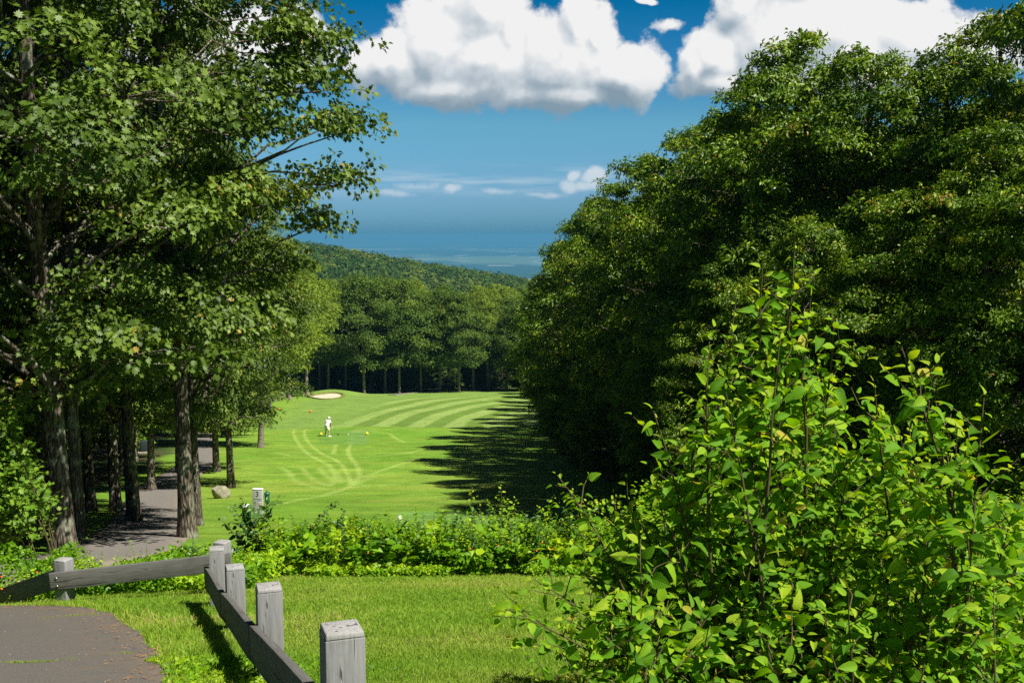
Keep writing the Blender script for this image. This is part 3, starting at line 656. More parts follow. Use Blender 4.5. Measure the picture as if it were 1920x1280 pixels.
p4, q4 = post(406, 1026, 9.9, R(14), 'fourth square grey post where the downhill rail ends')
p5, q5 = post(416, 1014, 11.0, R(-17), 'corner post behind the end of the downhill rail')
p6, q6 = post(119, 1047, 10.8, R(-17), 'square post where the level rail meets the shaded rail at left')
p7, q7 = post(44, 1089, 12.7, R(30), 'low post half sunk in leaves behind the shaded left rail')
def rail(a, b, h, th, label, drop, side, name='fence_rail', ext0=0.0, ext1=0.0, bolts=None):
    """board from point a to b (post tops); hung `drop` under them on the given side (unit xy)"""
    a = np.array(a, float); b = np.array(b, float); sd = np.array([side[0], side[1], 0.0])
    off = sd * (0.07 + th / 2 + 0.002)
    a = a + off - [0, 0, drop[0] + h / 2]; b = b + off - [0, 0, drop[1] + h / 2]
    v = b - a; ln = np.linalg.norm(v); t = v / ln; a = a - t * ext0; b = b + t * ext1; v = b - a; ln = np.linalg.norm(v)
    c = (a + b) / 2
    root = empty(name, c)
    yaw = math.atan2(t[1], t[0]); pit = -math.asin(t[2])
    root.rotation_euler = (0, pit, yaw)
    mb = MB(); ns = 14; L0 = np.linspace(-ln / 2, ln / 2, ns); rr = np.random.default_rng(int(abs(a[0]) * 1000))
    bow = 0.004 * np.sin(np.linspace(0, 5, ns)) 
    V = []
    for k in range(ns): V += [(L0[k], -th / 2 + bow[k], -h / 2), (L0[k], th / 2 + bow[k], -h / 2), (L0[k], th / 2 + bow[k], h / 2), (L0[k], -th / 2 + bow[k], h / 2)]
    Qs = [[3, 2, 1, 0], [4 * (ns - 1) + j for j in range(4)]]
    for k in range(ns - 1):
        for j in range(4): Qs.append([4 * k + j, 4 * k + (j + 1) % 4, 4 * k + 4 + (j + 1) % 4, 4 * k + 4 + j])
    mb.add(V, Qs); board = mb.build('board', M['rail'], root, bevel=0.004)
    if bolts:
        sgn = bolts
        for bx in (-ln / 2 + 0.07,):
            for bz in (-h * .25, h * .2):
                m2 = MB(); m2.tube([(bx, sgn * (th / 2 - .002), bz), (bx, sgn * (th / 2 + .009), bz)], .011, 8); m2.build('bolt', M['metal'], board)
    tag(root, label, 'fence rail', 'grey board rails of the fence'); return root
d12 = nrm((q1 - q2)[None])[0]; left = np.array([-abs(d12[1]), -abs(d12[0])])   # uphill/left side of the post line
left = left / np.hypot(*left)
q0 = q1 + (q1 - q2) * 0.75
rail(q2, q0, .20, .042, 'nearest stretch of the grey downhill rail, running out of the picture', (.22, .23), left, ext0=-0.004)
rail(q3, q2, .20, .042, 'second stretch of the grey downhill rail between the second and third posts', (.205, .22), left, ext0=-.004, ext1=-.004)
rail(q4, q3, .20, .042, 'farthest short stretch of the grey downhill rail at the end post', (.19, .205), left, ext0=.12, ext1=-.004)
fr = np.array([-.28, -.96])
rail(q6, q5 , .185, .04, 'long level grey rail crossing the left foreground to the corner post', (.115, .115), fr, ext0=.08, ext1=.14, bolts=-1)
q8 = np.array([-8.6, 14.2, q7[2] - .35])
e6 = np.array([xr(-110, 1143) * 13.4, 13.4, slope(1143) * 13.4]); t6 = np.array([xr(104, 1068) * 10.78, 10.78, slope(1068) * 10.78])
sd6 = np.array([-(t6 - e6)[1], (t6 - e6)[0]]); sd6 = sd6 / np.hypot(*sd6); sd6 = sd6 * (-1 if sd6[1] > 0 else 1)
rail(e6 - np.array([sd6[0], sd6[1], 0]) * .092, t6 - np.array([sd6[0], sd6[1], 0]) * .092, .20, .04, 'dark shaded rail sloping down to the left edge', (0, 0), sd6)

# ------------------------------------------------------------------ boulder, marker post, bin, ball washer
def boulder(x, y, w, hgt, label):
    r = np.random.default_rng(4)
    def f(V):
        pl = nrm(r.normal(size=(16, 3))); 
        for p in pl: 
            dd = V @ p; lim = .50 + .28 * r.random(); V = V - np.maximum(0, dd - lim)[:, None] * p
        return V
    mb = MB(); mb.ball((0, 0, hgt * .42), (w * .62, w * .5, hgt * .72), 34, 22, f)
    o = mb.build('boulder', M['rock']); o.location = (x, y, g(x, y)); o.rotation_euler = (0, 0, .4)
    tag(o, label, 'boulder')
x, y = atb(413, 934); boulder(x, y, .66, .56, 'pale angular boulder on the grass at the foot of the sunlit trunk')
M['sign'] = plain('sign_face', (0.36, 0.36, 0.355), .5, .3, 0, .08, 12); M['green'] = plain('green_paint', (0.010, 0.09, 0.05), .35, .5)
M['dgreen'] = plain('dark_green_lettering', (0.01, 0.085, 0.05), .5); M['white'] = plain('white_paint', (0.80, 0.80, 0.80), .5, .4, 0, .04)
M['blue'] = plain('pale_blue_print', (0.20, 0.30, 0.50)); M['pink'] = plain('pink_print', (0.62, 0.40, 0.34)); M['greyp'] = plain('grey_print', (0.25, 0.27, 0.27))
x, y = atb(485, 984); z = g(x, y)
sg = empty('hole_sign', (x, y, z), R(-6)); sc_h = .98; sw = .27
mb = MB(); mb.box((0, 0, sc_h / 2 - .05), (sw, .10, sc_h + .1)); mb.build('panel', M['sign'], sg, bevel=.006)
mb = MB(); mb.box((0, 0, sc_h + .012), (sw + .01, .11, .024)); mb.build('cap', M['white'], sg, bevel=.004)
def text(body, size, loc, mat, parent, name):
    c = bpy.data.curves.new(name, 'FONT'); c.body = body; c.size = size; c.extrude = .002; c.align_x = 'CENTER'; c.align_y = 'CENTER'; c.offset = -.001
    t_ = bpy.data.objects.new(name + '_curve', c); me = bpy.data.meshes.new_from_object(t_); bpy.data.objects.remove(t_); me.name = name
    o = bpy.data.objects.new(name, me); col.objects.link(o); o.parent = parent; o.location = loc; o.rotation_euler = (R(90), 0, 0); me.materials.clear(); me.materials.append(mat); return o
text('3', .20, (0, -.0525, .855), M['dgreen'], sg, 'numeral')
def flat(name, pts, mat, parent, yy=-.0525, th=.004):
    n = len(pts); V = [(a, yy - th / 2, b) for a, b in pts] + [(a, yy + th / 2, b) for a, b in pts]
    me = bpy.data.meshes.new(name); me.from_pydata(V, [], [tuple(range(n)), tuple(range(2 * n - 1, n - 1, -1))] + [(i, i + n, (i + 1) % n + n, (i + 1) % n) for i in range(n)])
    me.materials.append(mat); o = bpy.data.objects.new(name, me); col.objects.link(o); o.parent = parent; return o
flat('rule', [(-.11, .728), (.11, .728), (.11, .740), (-.11, .740)], M['greyp'], sg)
flat('yardage_line', [(-.10, .62), (-.03, .62), (-.03, .632), (-.10, .632)], M['greyp'], sg)
flat('yardage_line', [(-.09, .655), (-.04, .655), (-.04, .665), (-.09, .665)], M['greyp'], sg)
flat('yardage_line', [(-.07, .57), (-.05, .57), (-.05, .60), (-.07, .60)], M['greyp'], sg)
flat('blue_block', [(.02, .675), (.085, .675), (.085, .705), (.02, .705)], M['blue'], sg)
hm = flat('hole_map', [(.02, .56), (.09, .555), (.085, .60), (.07, .62), (.025, .615)], M['pink'], sg)
flat('map_top', [(.02, .627), (.085, .627), (.085, .66), (.02, .66)], M['white'], hm)
em = flat('emblem', [(-.07, .33), (.01, .32), (.055, .40), (.07, .47), (.02, .47), (-.03, .41)], M['dgreen'], sg)
flat('emblem_stripe', [(-.035, .345), (-.005, .345), (.045, .455), (.025, .455)], M['sign'], em, yy=-.0565)
tag(sg, 'grey upright hole marker with a green 3 among the vines', 'sign')
def washer(x, y):
    z = g(x, y); o = empty('ball_washer', (x, y, z))
    mb = MB(); mb.tube([(0, 0, -.1), (0, 0, .62)], .028, 10); mb.build('post', M['green'], o, smooth=True)
    mb = MB(); mb.tube([(0, 0, .60), (0, 0, .64), (0, 0, .82), (0, 0, .84)], [.05, .065, .065, .05], 14); wb = mb.build('body', M['green'], o, smooth=True)
    mb = MB(); mb.ball((0, 0, .86), (.085, .085, .06)); mb.tube([(0, 0, .9), (0, 0, .96)], .014, 8); mb.build('handle', M['green'], wb, smooth=True)
    tag(o, 'dark green ball washer standing right of the hole marker', 'ball washer')
x, y = atb(502, 984); washer(x, y)
def bin_(x, y):
    z = g(x, y); o = empty('litter_bin', (x, y, z))
    mb = MB(); mb.tube([(0, 0, -.05), (0, 0, .44), (0, 0, .47)], [.105, .13, .135], 18); mb.build('body', M['green'], o, smooth=True)
    mb = MB(); mb.ball((0, 0, .49), (.12, .12, .07)); mb.build('lid', M['white'], o, smooth=True)
    tag(o, 'small green bin with a white domed lid, left of the hole marker', 'bin')
x, y = atb(463, 982); bin_(x, y)
# marker on left verge, slab colour darkened to imitate the shade there
x, y = atb(271, 850)
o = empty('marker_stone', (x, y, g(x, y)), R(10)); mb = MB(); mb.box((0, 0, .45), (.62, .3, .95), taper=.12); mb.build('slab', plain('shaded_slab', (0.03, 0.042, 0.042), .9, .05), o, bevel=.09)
mb = MB(); mb.box((0, 0, .05), (.95, .5, .2)); mb.build('foot', M['rock'], o, bevel=.03)
tag(o, 'small dull grey slab with rounded shoulders in the shade left of the path', 'marker stone')
# tee markers
M['yellow'] = plain('yellow_paint', (0.80, 0.62, 0.02), .4, .4, 0, .05); M['redor'] = plain('orange_paint', (0.75, 0.16, 0.03), .4)
def tee_marker(px, py, mat, rad, label, group):
    x, y = atb(px, py); z = g(x, y); o = empty('tee_marker', (x, y, z))
    mb = MB(); mb.ball((0, 0, rad * .9), rad, 14, 10); mb.build('ball', mat, o, smooth=True)
    mb = MB(); mb.tube([(0, 0, -.12), (0, 0, .05)], .02, 8); mb.build('spike', M['metal'], o)
    tag(o, label, 'tee marker', group)
tee_marker(602, 816, M['yellow'], .13, 'yellow ball marker beside the golfer\'s left foot', 'yellow tee markers')
tee_marker(688, 815, M['yellow'], .14, 'yellow ball marker on the right side of the tee', 'yellow tee markers')
tee_marker(522, 769, M['redor'], .18, 'left orange tee marker beyond the golfer', 'orange tee markers')
tee_marker(582, 773, M['redor'], .18, 'right orange tee marker beyond the golfer, below the bunker', 'orange tee markers')
x, y = atb(750, 975); o = empty('white_marker', (x, y, g(x, y)), .1)
mb = MB(); mb.box((0, 0, .075), (.10, .10, .11)); mb.build('block', M['white'], o, bevel=.02)
mb = MB(); mb.box((0, 0, .0), (.09, .09, .05)); mb.build('stake', M['twig'], o)
tag(o, 'small white block marker on the near tee behind the hedge', 'tee marker')
def ball(x, y, r_, label, mat='white', nm='golf_ball'):
    mb = MB(); mb.ball((0, 0, r_), r_, 10, 7); o = mb.build(nm, M[mat], smooth=True); o.location = (x, y, g(x, y)); tag(o, label, 'golf ball')
x, y = atb(653, 815); ball(x, y, .05, 'white golf ball lying on the tee right of the club head')

# ------------------------------------------------------------------ people
M['skin'] = plain('skin', (0.45, 0.24, 0.14), .6, .3, 0, .05); M['cloth_w'] = plain('white_cloth', (0.78, 0.78, 0.82), .9, .1, 0, .04)
M['cream'] = plain('cream_cloth', (0.68, 0.66, 0.52), .9, .1); M['black'] = plain('black_cloth', (0.015, 0.015, 0.018), .9, .1); M['greyc'] = plain('grey_cloth', (0.30, 0.29, 0.28), .9, .1)
M['bluec'] = plain('blue_cloth', (0.05, 0.13, 0.35), .9, .1); M['red'] = plain('red_paint', (0.32, 0.012, 0.02), .35, .5); M['hair'] = plain('dark_hair', (0.03, 0.02, 0.015), .8)
M['purple'] = plain('purple_bag', (0.14, 0.03, 0.12), .8)
def skin_obj(name, pts, edges, radii, mat, parent, root=0, sub=2):
    me = bpy.data.meshes.new(name); me.from_pydata([tuple(p) for p in pts], edges, []); me.materials.append(mat)
    o = bpy.data.objects.new(name, me); col.objects.link(o); o.parent = parent
    m = o.modifiers.new('skin', 'SKIN'); 
    if not me.skin_vertices:
        bpy.context.view_layer.objects.active = o
    sv = me.skin_vertices[0].data if me.skin_vertices else None
    if sv is None: raise RuntimeError('no skin layer')
    for i, rr in enumerate(radii):
        sv[i].radius = rr if isinstance(rr, tuple) else (rr, rr); sv[i].use_root = (i == root); sv[i].use_loose = False
    s_ = o.modifiers.new('sub', 'SUBSURF'); s_.levels = sub; s_.render_levels = sub
    return o
def lerp(a, b, t): return tuple(a[i] + (b[i] - a[i]) * t for i in range(3))
def person(loc, rz, J, label, shirt, shorts, cap=True, capmat='white', shoe='white', scale=1.0):
    """J: joint dictionary in metres, x forward, y left, z up"""
    root = empty('person', loc, rz, scale)
    P = J; names = ['pel', 'waist', 'chest', 'neck', 'jaw', 'head', 'crown', 'nose', 'shL', 'elL', 'wrL', 'haL', 'shR', 'elR', 'wrR', 'haR', 'hiL', 'knL', 'caL', 'anL', 'toL', 'hiR', 'knR', 'caR', 'anR', 'toR']
    for s_ in 'LR':
        P['wr' + s_] = lerp(P['el' + s_], P['ha' + s_], .72); P['ca' + s_] = lerp(P['kn' + s_], P['an' + s_], .3)
    P['jaw'] = lerp(P['neck'], P['head'], .55); P['nose'] = (P['head'][0] + .115, P['head'][1], P['head'][2] - .02)
    ix = {n: i for i, n in enumerate(names)}
    rad = dict(pel=(.15, .12), waist=(.14, .11), chest=(.16, .12), neck=.06, jaw=.065, head=(.078, .095), crown=.07, nose=.018, sh=.062, el=.045, wr=.030, ha=(.045, .028), hi=.088, kn=.058, ca=.055, an=.038, to=.038)
    rd = [rad.get(n, rad.get(n[:2])) for n in names]
    ed = [('pel', 'waist'), ('waist', 'chest'), ('chest', 'neck'), ('neck', 'jaw'), ('jaw', 'head'), ('head', 'crown'), ('head', 'nose')]
    for s_ in 'LR': ed += [('chest', 'sh' + s_), ('sh' + s_, 'el' + s_), ('el' + s_, 'wr' + s_), ('wr' + s_, 'ha' + s_), ('pel', 'hi' + s_), ('hi' + s_, 'kn' + s_), ('kn' + s_, 'ca' + s_), ('ca' + s_, 'an' + s_), ('an' + s_, 'to' + s_)]
    pts = [P[n] for n in names]; E = [(ix[a], ix[b]) for a, b in ed]
    # fingers: five short chains from each hand
    for s_ in 'LR':
        h = Vector(P['ha' + s_]); w = Vector(P['wr' + s_]); dr = (h - w).normalized(); side = Vector((0, 1, 0)).cross(dr).normalized()
        sd = dr.cross(side).normalized()
        for k in range(5):
            if k < 4: b = h + side * (.026 * (k - 1.5)); e1 = b + dr * (.045 - .004 * abs(k - 1.5)) ; e2 = e1 + dr * .025 + sd * .02
            else: b = h - dr * .03 - side * .04; e1 = b - side * .02 + dr * .03; e2 = e1 + dr * .025
            i0 = len(pts); pts += [tuple(b), tuple(e1), tuple(e2)]; rd += [.010, .009, .008]; E += [(ix['ha' + s_], i0), (i0, i0 + 1), (i0 + 1, i0 + 2)]
    skin_obj('body', pts, E, rd, M['skin'], root)
    # shirt
    sp = [P['waist'], P['chest'], lerp(P['chest'], P['neck'], .75), P['shL'], lerp(P['shL'], P['elL'], .8), P['shR'], lerp(P['shR'], P['elR'], .8), lerp(P['waist'], P['pel'], .6)]
    skin_obj('shirt', sp, [(7, 0), (0, 1), (1, 2), (1, 3), (3, 4), (1, 5), (5, 6)], [(.22, .20), (.27, .25), .13, .12, .105, .12, .105, (.21, .20)], M[shirt], root)
    hl, hr = P['hiL'], P['hiR']
    sp = [P['pel'], hl, lerp(hl, P['knL'], .9), hr, lerp(hr, P['knR'], .9), lerp(P['pel'], P['waist'], .5)]
    skin_obj('shorts', sp, [(5, 0), (0, 1), (1, 2), (0, 3), (3, 4)], [(.22, .20), .145, .13, .145, .13, (.20, .18)], M[shorts], root)
    for s_ in 'LR':
        a, t = Vector(P['an' + s_]), Vector(P['to' + s_]); mb = MB(); dv = (t - a); dv.z = 0; dv.normalize()
        mb.tube([a - dv * .07 + Vector((0, 0, -.04)), a + Vector((0, 0, -.03)), t + Vector((0, 0, .0)), t + dv * .07 - Vector((0, 0, .01))], [.035, .055, .05, .025], 10)
        mb.build('shoe', M[shoe], root, smooth=True)
    hc = Vector(P['head'])
    mb = MB(); mb.ball(hc + Vector((-.01, 0, .05)), (.115, .10, .095), 16, 10)
    if cap: mb.ball(hc + Vector((.10, 0, .045)), (.09, .075, .016), 12, 6)
    mb.build('cap' if cap else 'hair', M[capmat], root, smooth=True)
    mb = MB(); 
    for sgn in (1, -1): mb.ball(hc + Vector((0, sgn * .088, -.02)), (.02, .012, .032), 8, 6)
    mb.build('ears', M['skin'], root, smooth=True)
    tag(root, label, 'person'); return root
gol = dict(pel=(0, 0, .94), waist=(.03, 0, 1.10), chest=(.13, 0, 1.32), neck=(.20, 0, 1.47), head=(.27, -.02, 1.60), crown=(.27, -.02, 1.68),
           shL=(.16, .19, 1.41), elL=(.30, .17, 1.13), haL=(.44, .04, .90), shR=(.17, -.19, 1.40), elR=(.30, -.19, 1.13), haR=(.43, -.04, .86),
           hiL=(0, .10, .88), knL=(.07, .19, .48), anL=(0, .25, .09), toL=(.15, .29, .035), hiR=(0, -.10, .88), knR=(.07, -.20, .48), anR=(0, -.27, .09), toR=(.15, -.31, .035))
try:
    x, y = atb(613, 818)
    person((x, y, g(x, y)), R(52), gol, 'golfer in white cap, white shirt and cream shorts bending over the ball on the tee', 'cloth_w', 'cream')
    ca, sa = math.cos(R(52)), math.sin(R(52))
    cl = empty('golf_club', (x, y, g(x, y)), R(52))
    mb = MB(); mb.tube([(.44, 0, .95), (1.02, -.30, .07)], [.011, .007], 6); mb.build('shaft', M['metal'], cl)
    mb = MB(); mb.tube([(.41, 0, 1.0), (.52, -.02, .84)], [.016, .014], 8); mb.build('grip', M['black'], cl)
    mb = MB(); mb.ball((1.05, -.30, .055), (.07, .10, .05), 12, 8); mb.build('head', M['black'], cl, smooth=True)
    tag(cl, 'golf club with a dark head held low by the golfer', 'golf club')
    wk = dict(pel=(0, 0, .94), waist=(.01, 0, 1.10), chest=(.02, 0, 1.33), neck=(.03, 0, 1.50), head=(.06, 0, 1.64), crown=(.06, 0, 1.72),
              shL=(.02, .20, 1.42), elL=(-.12, .25, 1.16), haL=(-.02, .27, .92), shR=(.02, -.20, 1.42), elR=(.10, -.26, 1.15), haR=(.30, -.26, 1.0),
              hiL=(0, .10, .88), knL=(.20, .11, .52), anL=(.24, .11, .10), toL=(.40, .12, .05), hiR=(0, -.10, .88), knR=(-.04, -.11, .49), anR=(-.28, -.11, .16), toR=(-.16, -.12, .05))
    x, y = atb(391, 812); person((x, y, g(x, y)), R(-100), wk, 'walker in black shirt, grey shorts and white cap on the shaded path', 'black', 'greyc')
    x2, y2 = atb(374.5, 809); pc = empty('push_cart', (x2, y2, g(x2, y2)), R(-60))
    mb = MB(); mb.tube([(0, 0, .15), (.12, 0, 1.0)], [.12, .14], 12); mb.build('bag', M['purple'], pc, smooth=True)
    for s_ in (-.3, .3):
        mb = MB(); th = np.linspace(0, 2 * np.pi, 17); mb.tube(np.stack([.14 * np.cos(th), np.full(17, s_), .14 + .14 * np.sin(th)], 1), .02, 6); mb.tube([(0, s_ - .02, .14), (0, s_ + .02, .14)], .03, 8); mb.build('wheel', M['black'], pc, smooth=True)
    mb = MB(); mb.tube([(0, -.3, .14), (0, .3, .14)], .015, 6); mb.tube([(0, 0, .14), (-.15, 0, .6), (-.45, 0, 1.05)], .018, 6); mb.tube([(-.45, -.15, 1.05), (-.45, .15, 1.05)], .018, 6); mb.build('frame', M['metal'], pc, smooth=True)
    mb = MB()
    for k in range(6): mb.tube([(.12 + .03 * math.cos(k), .06 * math.sin(k * 1.7), 1.0), (.16 + .05 * math.cos(k), .1 * math.sin(k * 1.7), 1.2 + .03 * k)], .012, 5); mb.ball((.16 + .05 * math.cos(k), .1 * math.sin(k * 1.7), 1.2 + .03 * k), .035, 8, 5)
    mb.build('clubs', M['metal'], pc, smooth=True)
    tag(pc, 'dark golf bag with purple trim on a push cart, left of the walker', 'golf push cart')
    # red cart and rider in the shade of the far trees
    x, y = xr(692) * 214, 214.0; z = g(x, y); rc_ = empty('utility_cart', (x, y, z), R(8))
    mb = MB(); mb.box((-.35, 0, .55), (1.0, .95, .4)); mb.box((.65, 0, .5), (.5, .9, .45), taper=.15); mb.box((.2, 0, .38), (.5, .9, .12)); mb.build('body', M['red'], rc_, bevel=.05)
    for wx in (-.55, .6):
        for wy in (-.45, .45):
            mb = MB(); mb.tube([(wx, wy - .09, .22), (wx, wy + .09, .22)], .23, 16); mb.build('wheel', M['black'], rc_, smooth=True)
    mb = MB(); mb.box((-.1, 0, .8), (.45, .8, .12)); mb.box((-.33, 0, 1.05), (.1, .8, .45)); mb.build('seat', M['black'], rc_, bevel=.03)
    mb = MB(); mb.tube([(.55, .2, .7), (.35, .2, 1.0)], .02, 6); th = np.linspace(0, 2 * np.pi, 13); mb.tube(np.stack([.35 + .1 * np.cos(th), .2 + .16 * np.sin(th), 1.0 + .1 * np.cos(th)], 1), .018, 5); mb.build('steering_wheel', M['black'], rc_, smooth=True)
    tag(rc_, 'dark red utility cart parked in the shade under the far trees', 'utility cart')
    st = dict(pel=(-.08, .1, .95), waist=(-.10, .1, 1.10), chest=(-.08, .1, 1.35), neck=(-.06, .1, 1.50), head=(-.03, .1, 1.64), crown=(-.03, .1, 1.71),
              shL=(-.07, .29, 1.43), elL=(.08, .33, 1.2), haL=(.30, .28, 1.08), shR=(-.07, -.09, 1.43), elR=(.08, -.12, 1.2), haR=(.30, .06, 1.08),
              hiL=(-.04, .2, .93), knL=(.34, .22, .95), anL=(.36, .22, .54), toL=(.50, .22, .48), hiR=(-.04, 0, .93), knR=(.34, -.02, .95), anR=(.36, -.02, .54), toR=(.50, -.02, .48))
    person((x, y, z), R(8), st, 'rider in a blue shirt sitting on the red cart', 'bluec', 'greyc', capmat='greyc')
except Exception as ex:
    import traceback; traceback.print_exc()

# ------------------------------------------------------------------ near shrubs
def tmpl_big():
    rows = 7; V = []; UV = []
    for i in range(rows + 1):
        t = i / rows; w = .31 * (math.sin(math.pi * min(1, t ** .72)) ** .8) * (1 - .12 * t) if 0 < i < rows else 0.0
        for j in (-1, -.5, 0, .5, 1):
            rag = 1 + (.05 if i % 2 else -.04) * (abs(j) == 1)
            V.append((j * w * rag, t, .20 * abs(j) * w * 1.3 - .30 * t * t + .05 * math.sin(t * 9) * abs(j) * w)); UV.append((.5 + j * .5 * (w / .31 if w else 0), t))
    Q = []
    for i in range(rows):
        for j in range(4):
            a = i * 5 + j; Q.append((a, a + 1, a + 6, a + 5))
    return (np.array(V), np.array(Q)), np.array(UV)
BIG, BIGUV = tmpl_big()
def shrub(name, stems, seed, leaf, label, cat='shrub', mat='shrub', gap=.030, br=(.10, .42), bstep=.062, tm=None, uv=None, grp=None, bare=.03, stemr=.009, group=None):
    """stems: list of (base xyz, tip xyz)"""
    r = np.random.default_rng(seed); b0 = np.array(stems[0][0]); root = empty(name, tuple(b0))
    mb = MB(); LP, LT, LN, LS, LC = [], [], [], [], []
    tm = tm or BIG
    def leafline(P, n0, young=0.0, dens=1.0):
        s_ = np.concatenate([[0], np.cumsum(np.linalg.norm(np.diff(P, axis=0), axis=1))]); Ln = s_[-1]
        m = max(2, int(Ln / gap * dens)); uu = np.linspace(.12, 1.0, m) * Ln
        pts = np.stack([np.interp(uu, s_, P[:, k]) for k in range(3)], 1)
        tg = nrm(np.stack([np.interp(uu + 1e-3, s_, P[:, k]) - np.interp(uu - 1e-2, s_, P[:, k]) for k in range(3)], 1))
        side = nrm(np.cross(tg, UP + r.normal(size=3) * .35)); sg_ = np.where(np.arange(m) % 2, 1, -1)[:, None]
        d = nrm(tg * .45 + side * sg_ * .9 + r.normal(size=(m, 3)) * .28 - UP * .06); d[-1] = nrm(tg[-1] + r.normal(size=3) * .2 - UP * .2)
        nn = nrm(UP * .75 + np.cross(d, tg) * sg_ * -0.1 + r.normal(size=(m, 3)) * .38 + np.array([.22, -.38, 0]))
        LP.append(pts + d * .012); LT.append(d); LN.append(nn)
        taper = 1 - .5 * (uu / Ln) ** 4
        LS.append(leaf * r.uniform(.45, 1.25, m) * taper); LC.append(np.clip(.36 + young * (uu / Ln) ** 2 + r.normal(size=m) * .24, 0, 1) * 1.0); LC[-1] = np.where(r.random(m) < .018, 1.0, np.minimum(LC[-1], .88))
    for b, t in stems:
        b = np.array(b) - b0; t = np.array(t) - b0; Ln = np.linalg.norm(t - b)
        k = np.linspace(0, 1, 10)[:, None]; hz = (t - b) * [1, 1, 0]
        P = b + (t - b) * k - hz * (np.sin(k * np.pi) * .16) + UP * np.sin(k * np.pi) * Ln * .03 + np.cumsum(r.normal(size=(10, 3)) * Ln * .006, 0) * np.sin(k * np.pi)
        mb.tube(P, np.linspace(stemr, .0018, 10) * (Ln / 1.5 + .3), 5, cap=False)
        nb = int(Ln / bstep)
        for i in range(nb):
            u = bare + (1 - bare) * (i + r.random()) / nb
            if u > .93: continue
            p = np.array([np.interp(u, k[:, 0], P[:, c]) for c in range(3)]); tgd = nrm((t - b)[None])[0]
            th = i * 2.4 + r.normal() * .5; sd = np.array([math.cos(th), math.sin(th), 0]); bl = r.uniform(*br) * (1.15 - u * .75)
            e = p + (sd * .8 + tgd * .55 + UP * .12) * bl; m_ = (p + e) / 2 + UP * bl * .08 + r.normal(size=3) * .015
            BP = np.array([p, m_, e]); mb.tube(BP, [.0035, .0025, .0012], 3, cap=False); leafline(BP, 0, .25 + .3 * u)
        leafline(P[6:], 0, .75)
    LP, LT, LN, LS, LC = map(np.concatenate, (LP, LT, LN, LS, LC))
    V, Fc, kk = place(tm, LP, LT, LN, LS)
    mb.build('stems', M['twig'], root, smooth=True)
    np_mesh('foliage', V, [Fc], M[mat], root, smooth=True, attrs={'tint': np.repeat(np.clip(LC, 0, 1), kk)}, uv=(np.tile(BIGUV, (len(LP), 1)) if tm is BIG else None))
    tag(root, label, cat, group); print(name, len(LP)); return root
def pt(px, py, d): return (xr(px, py) * d, d, slope(py) * d)
def bs(px, d, dx=0): x = xr(px, 1280) * d + dx; return (x, d, g(x, d) - .03)
ENV = np.array([(1050, 1140), (1090, 1060), (1130, 960), (1190, 870), (1250, 770), (1330, 700), (1400, 560), (1450, 520), (1500, 560), (1560, 650), (1640, 740), (1700, 690), (1780, 740), (1850, 830), (1950, 940), (2100, 1000)], float)
r = np.random.default_rng(7)
def stems_for(lo, hi, n, base_px, base_d, special):
    out = []
    for px, py, d in special: out.append((bs(base_px + r.normal() * 60 + (px - base_px) * .45, d + r.normal() * .15), pt(px, py, d)))
    for i in range(n):
        px = r.uniform(lo, hi); py = np.interp(px, ENV[:, 0], ENV[:, 1]) + 40 + 330 * r.random() ** 1.1; d = base_d + r.uniform(-.45, .9)
        out.append((bs(base_px + (px - base_px) * .6 + r.normal() * 50, d + r.normal() * .2), pt(px, py, d)))
    return out
shrub('broadleaf_shrub', stems_for(1190, 1620, 44, 1420, 4.4, [(1430, 492, 4.4), (1490, 470, 4.5), (1330, 640, 4.2), (1565, 590, 4.5), (1380, 560, 4.6), (1520, 560, 4.3), (1225, 770, 4.2), (1270, 840, 4.4)]), 51, .072,
      'tallest glossy-leaved shrub at right, its bare tip highest against the dark wood')
shrub('broadleaf_shrub', stems_for(1600, 2060, 44, 1760, 4.3, [(1690, 650, 4.0), (1745, 690, 4.1), (1845, 745, 3.9), (1640, 720, 4.4), (1795, 800, 3.8), (1915, 920, 3.9)]), 52, .076,
      'big-leaved shrub in the lower right corner, right of the tallest shrub')
shrub('broadleaf_shrub', stems_for(1060, 1330, 14, 1300, 4.6, [(1045, 890, 4.3), (1120, 1000, 4.7), (1175, 900, 4.6)]) + [(bs(1330, 4.0), pt(935, 1135, 3.9)), (bs(1330, 4.1), pt(1000, 1085, 4.1)), (bs(1320, 4.2), pt(1010, 1210, 4.0)), (bs(1350, 4.0), pt(1060, 1160, 3.8)), (bs(1350, 3.8), pt(1090, 1250, 3.6))], 53, .060,
      'low spreading shrub reaching left over the lawn with one long leafy arm')
shrub('broadleaf_shrub', [(bs(1130 + 48 * i + r.normal() * 30, 3.4 + r.random() * .6), pt(1150 + 48 * i + r.normal() * 50, 1090 + r.random() * 130, 3.4 + r.random() * .6)) for i in range(17)], 54, .066,
      'shaded lower fringe of leaves along the bottom right edge', br=(.1, .34))

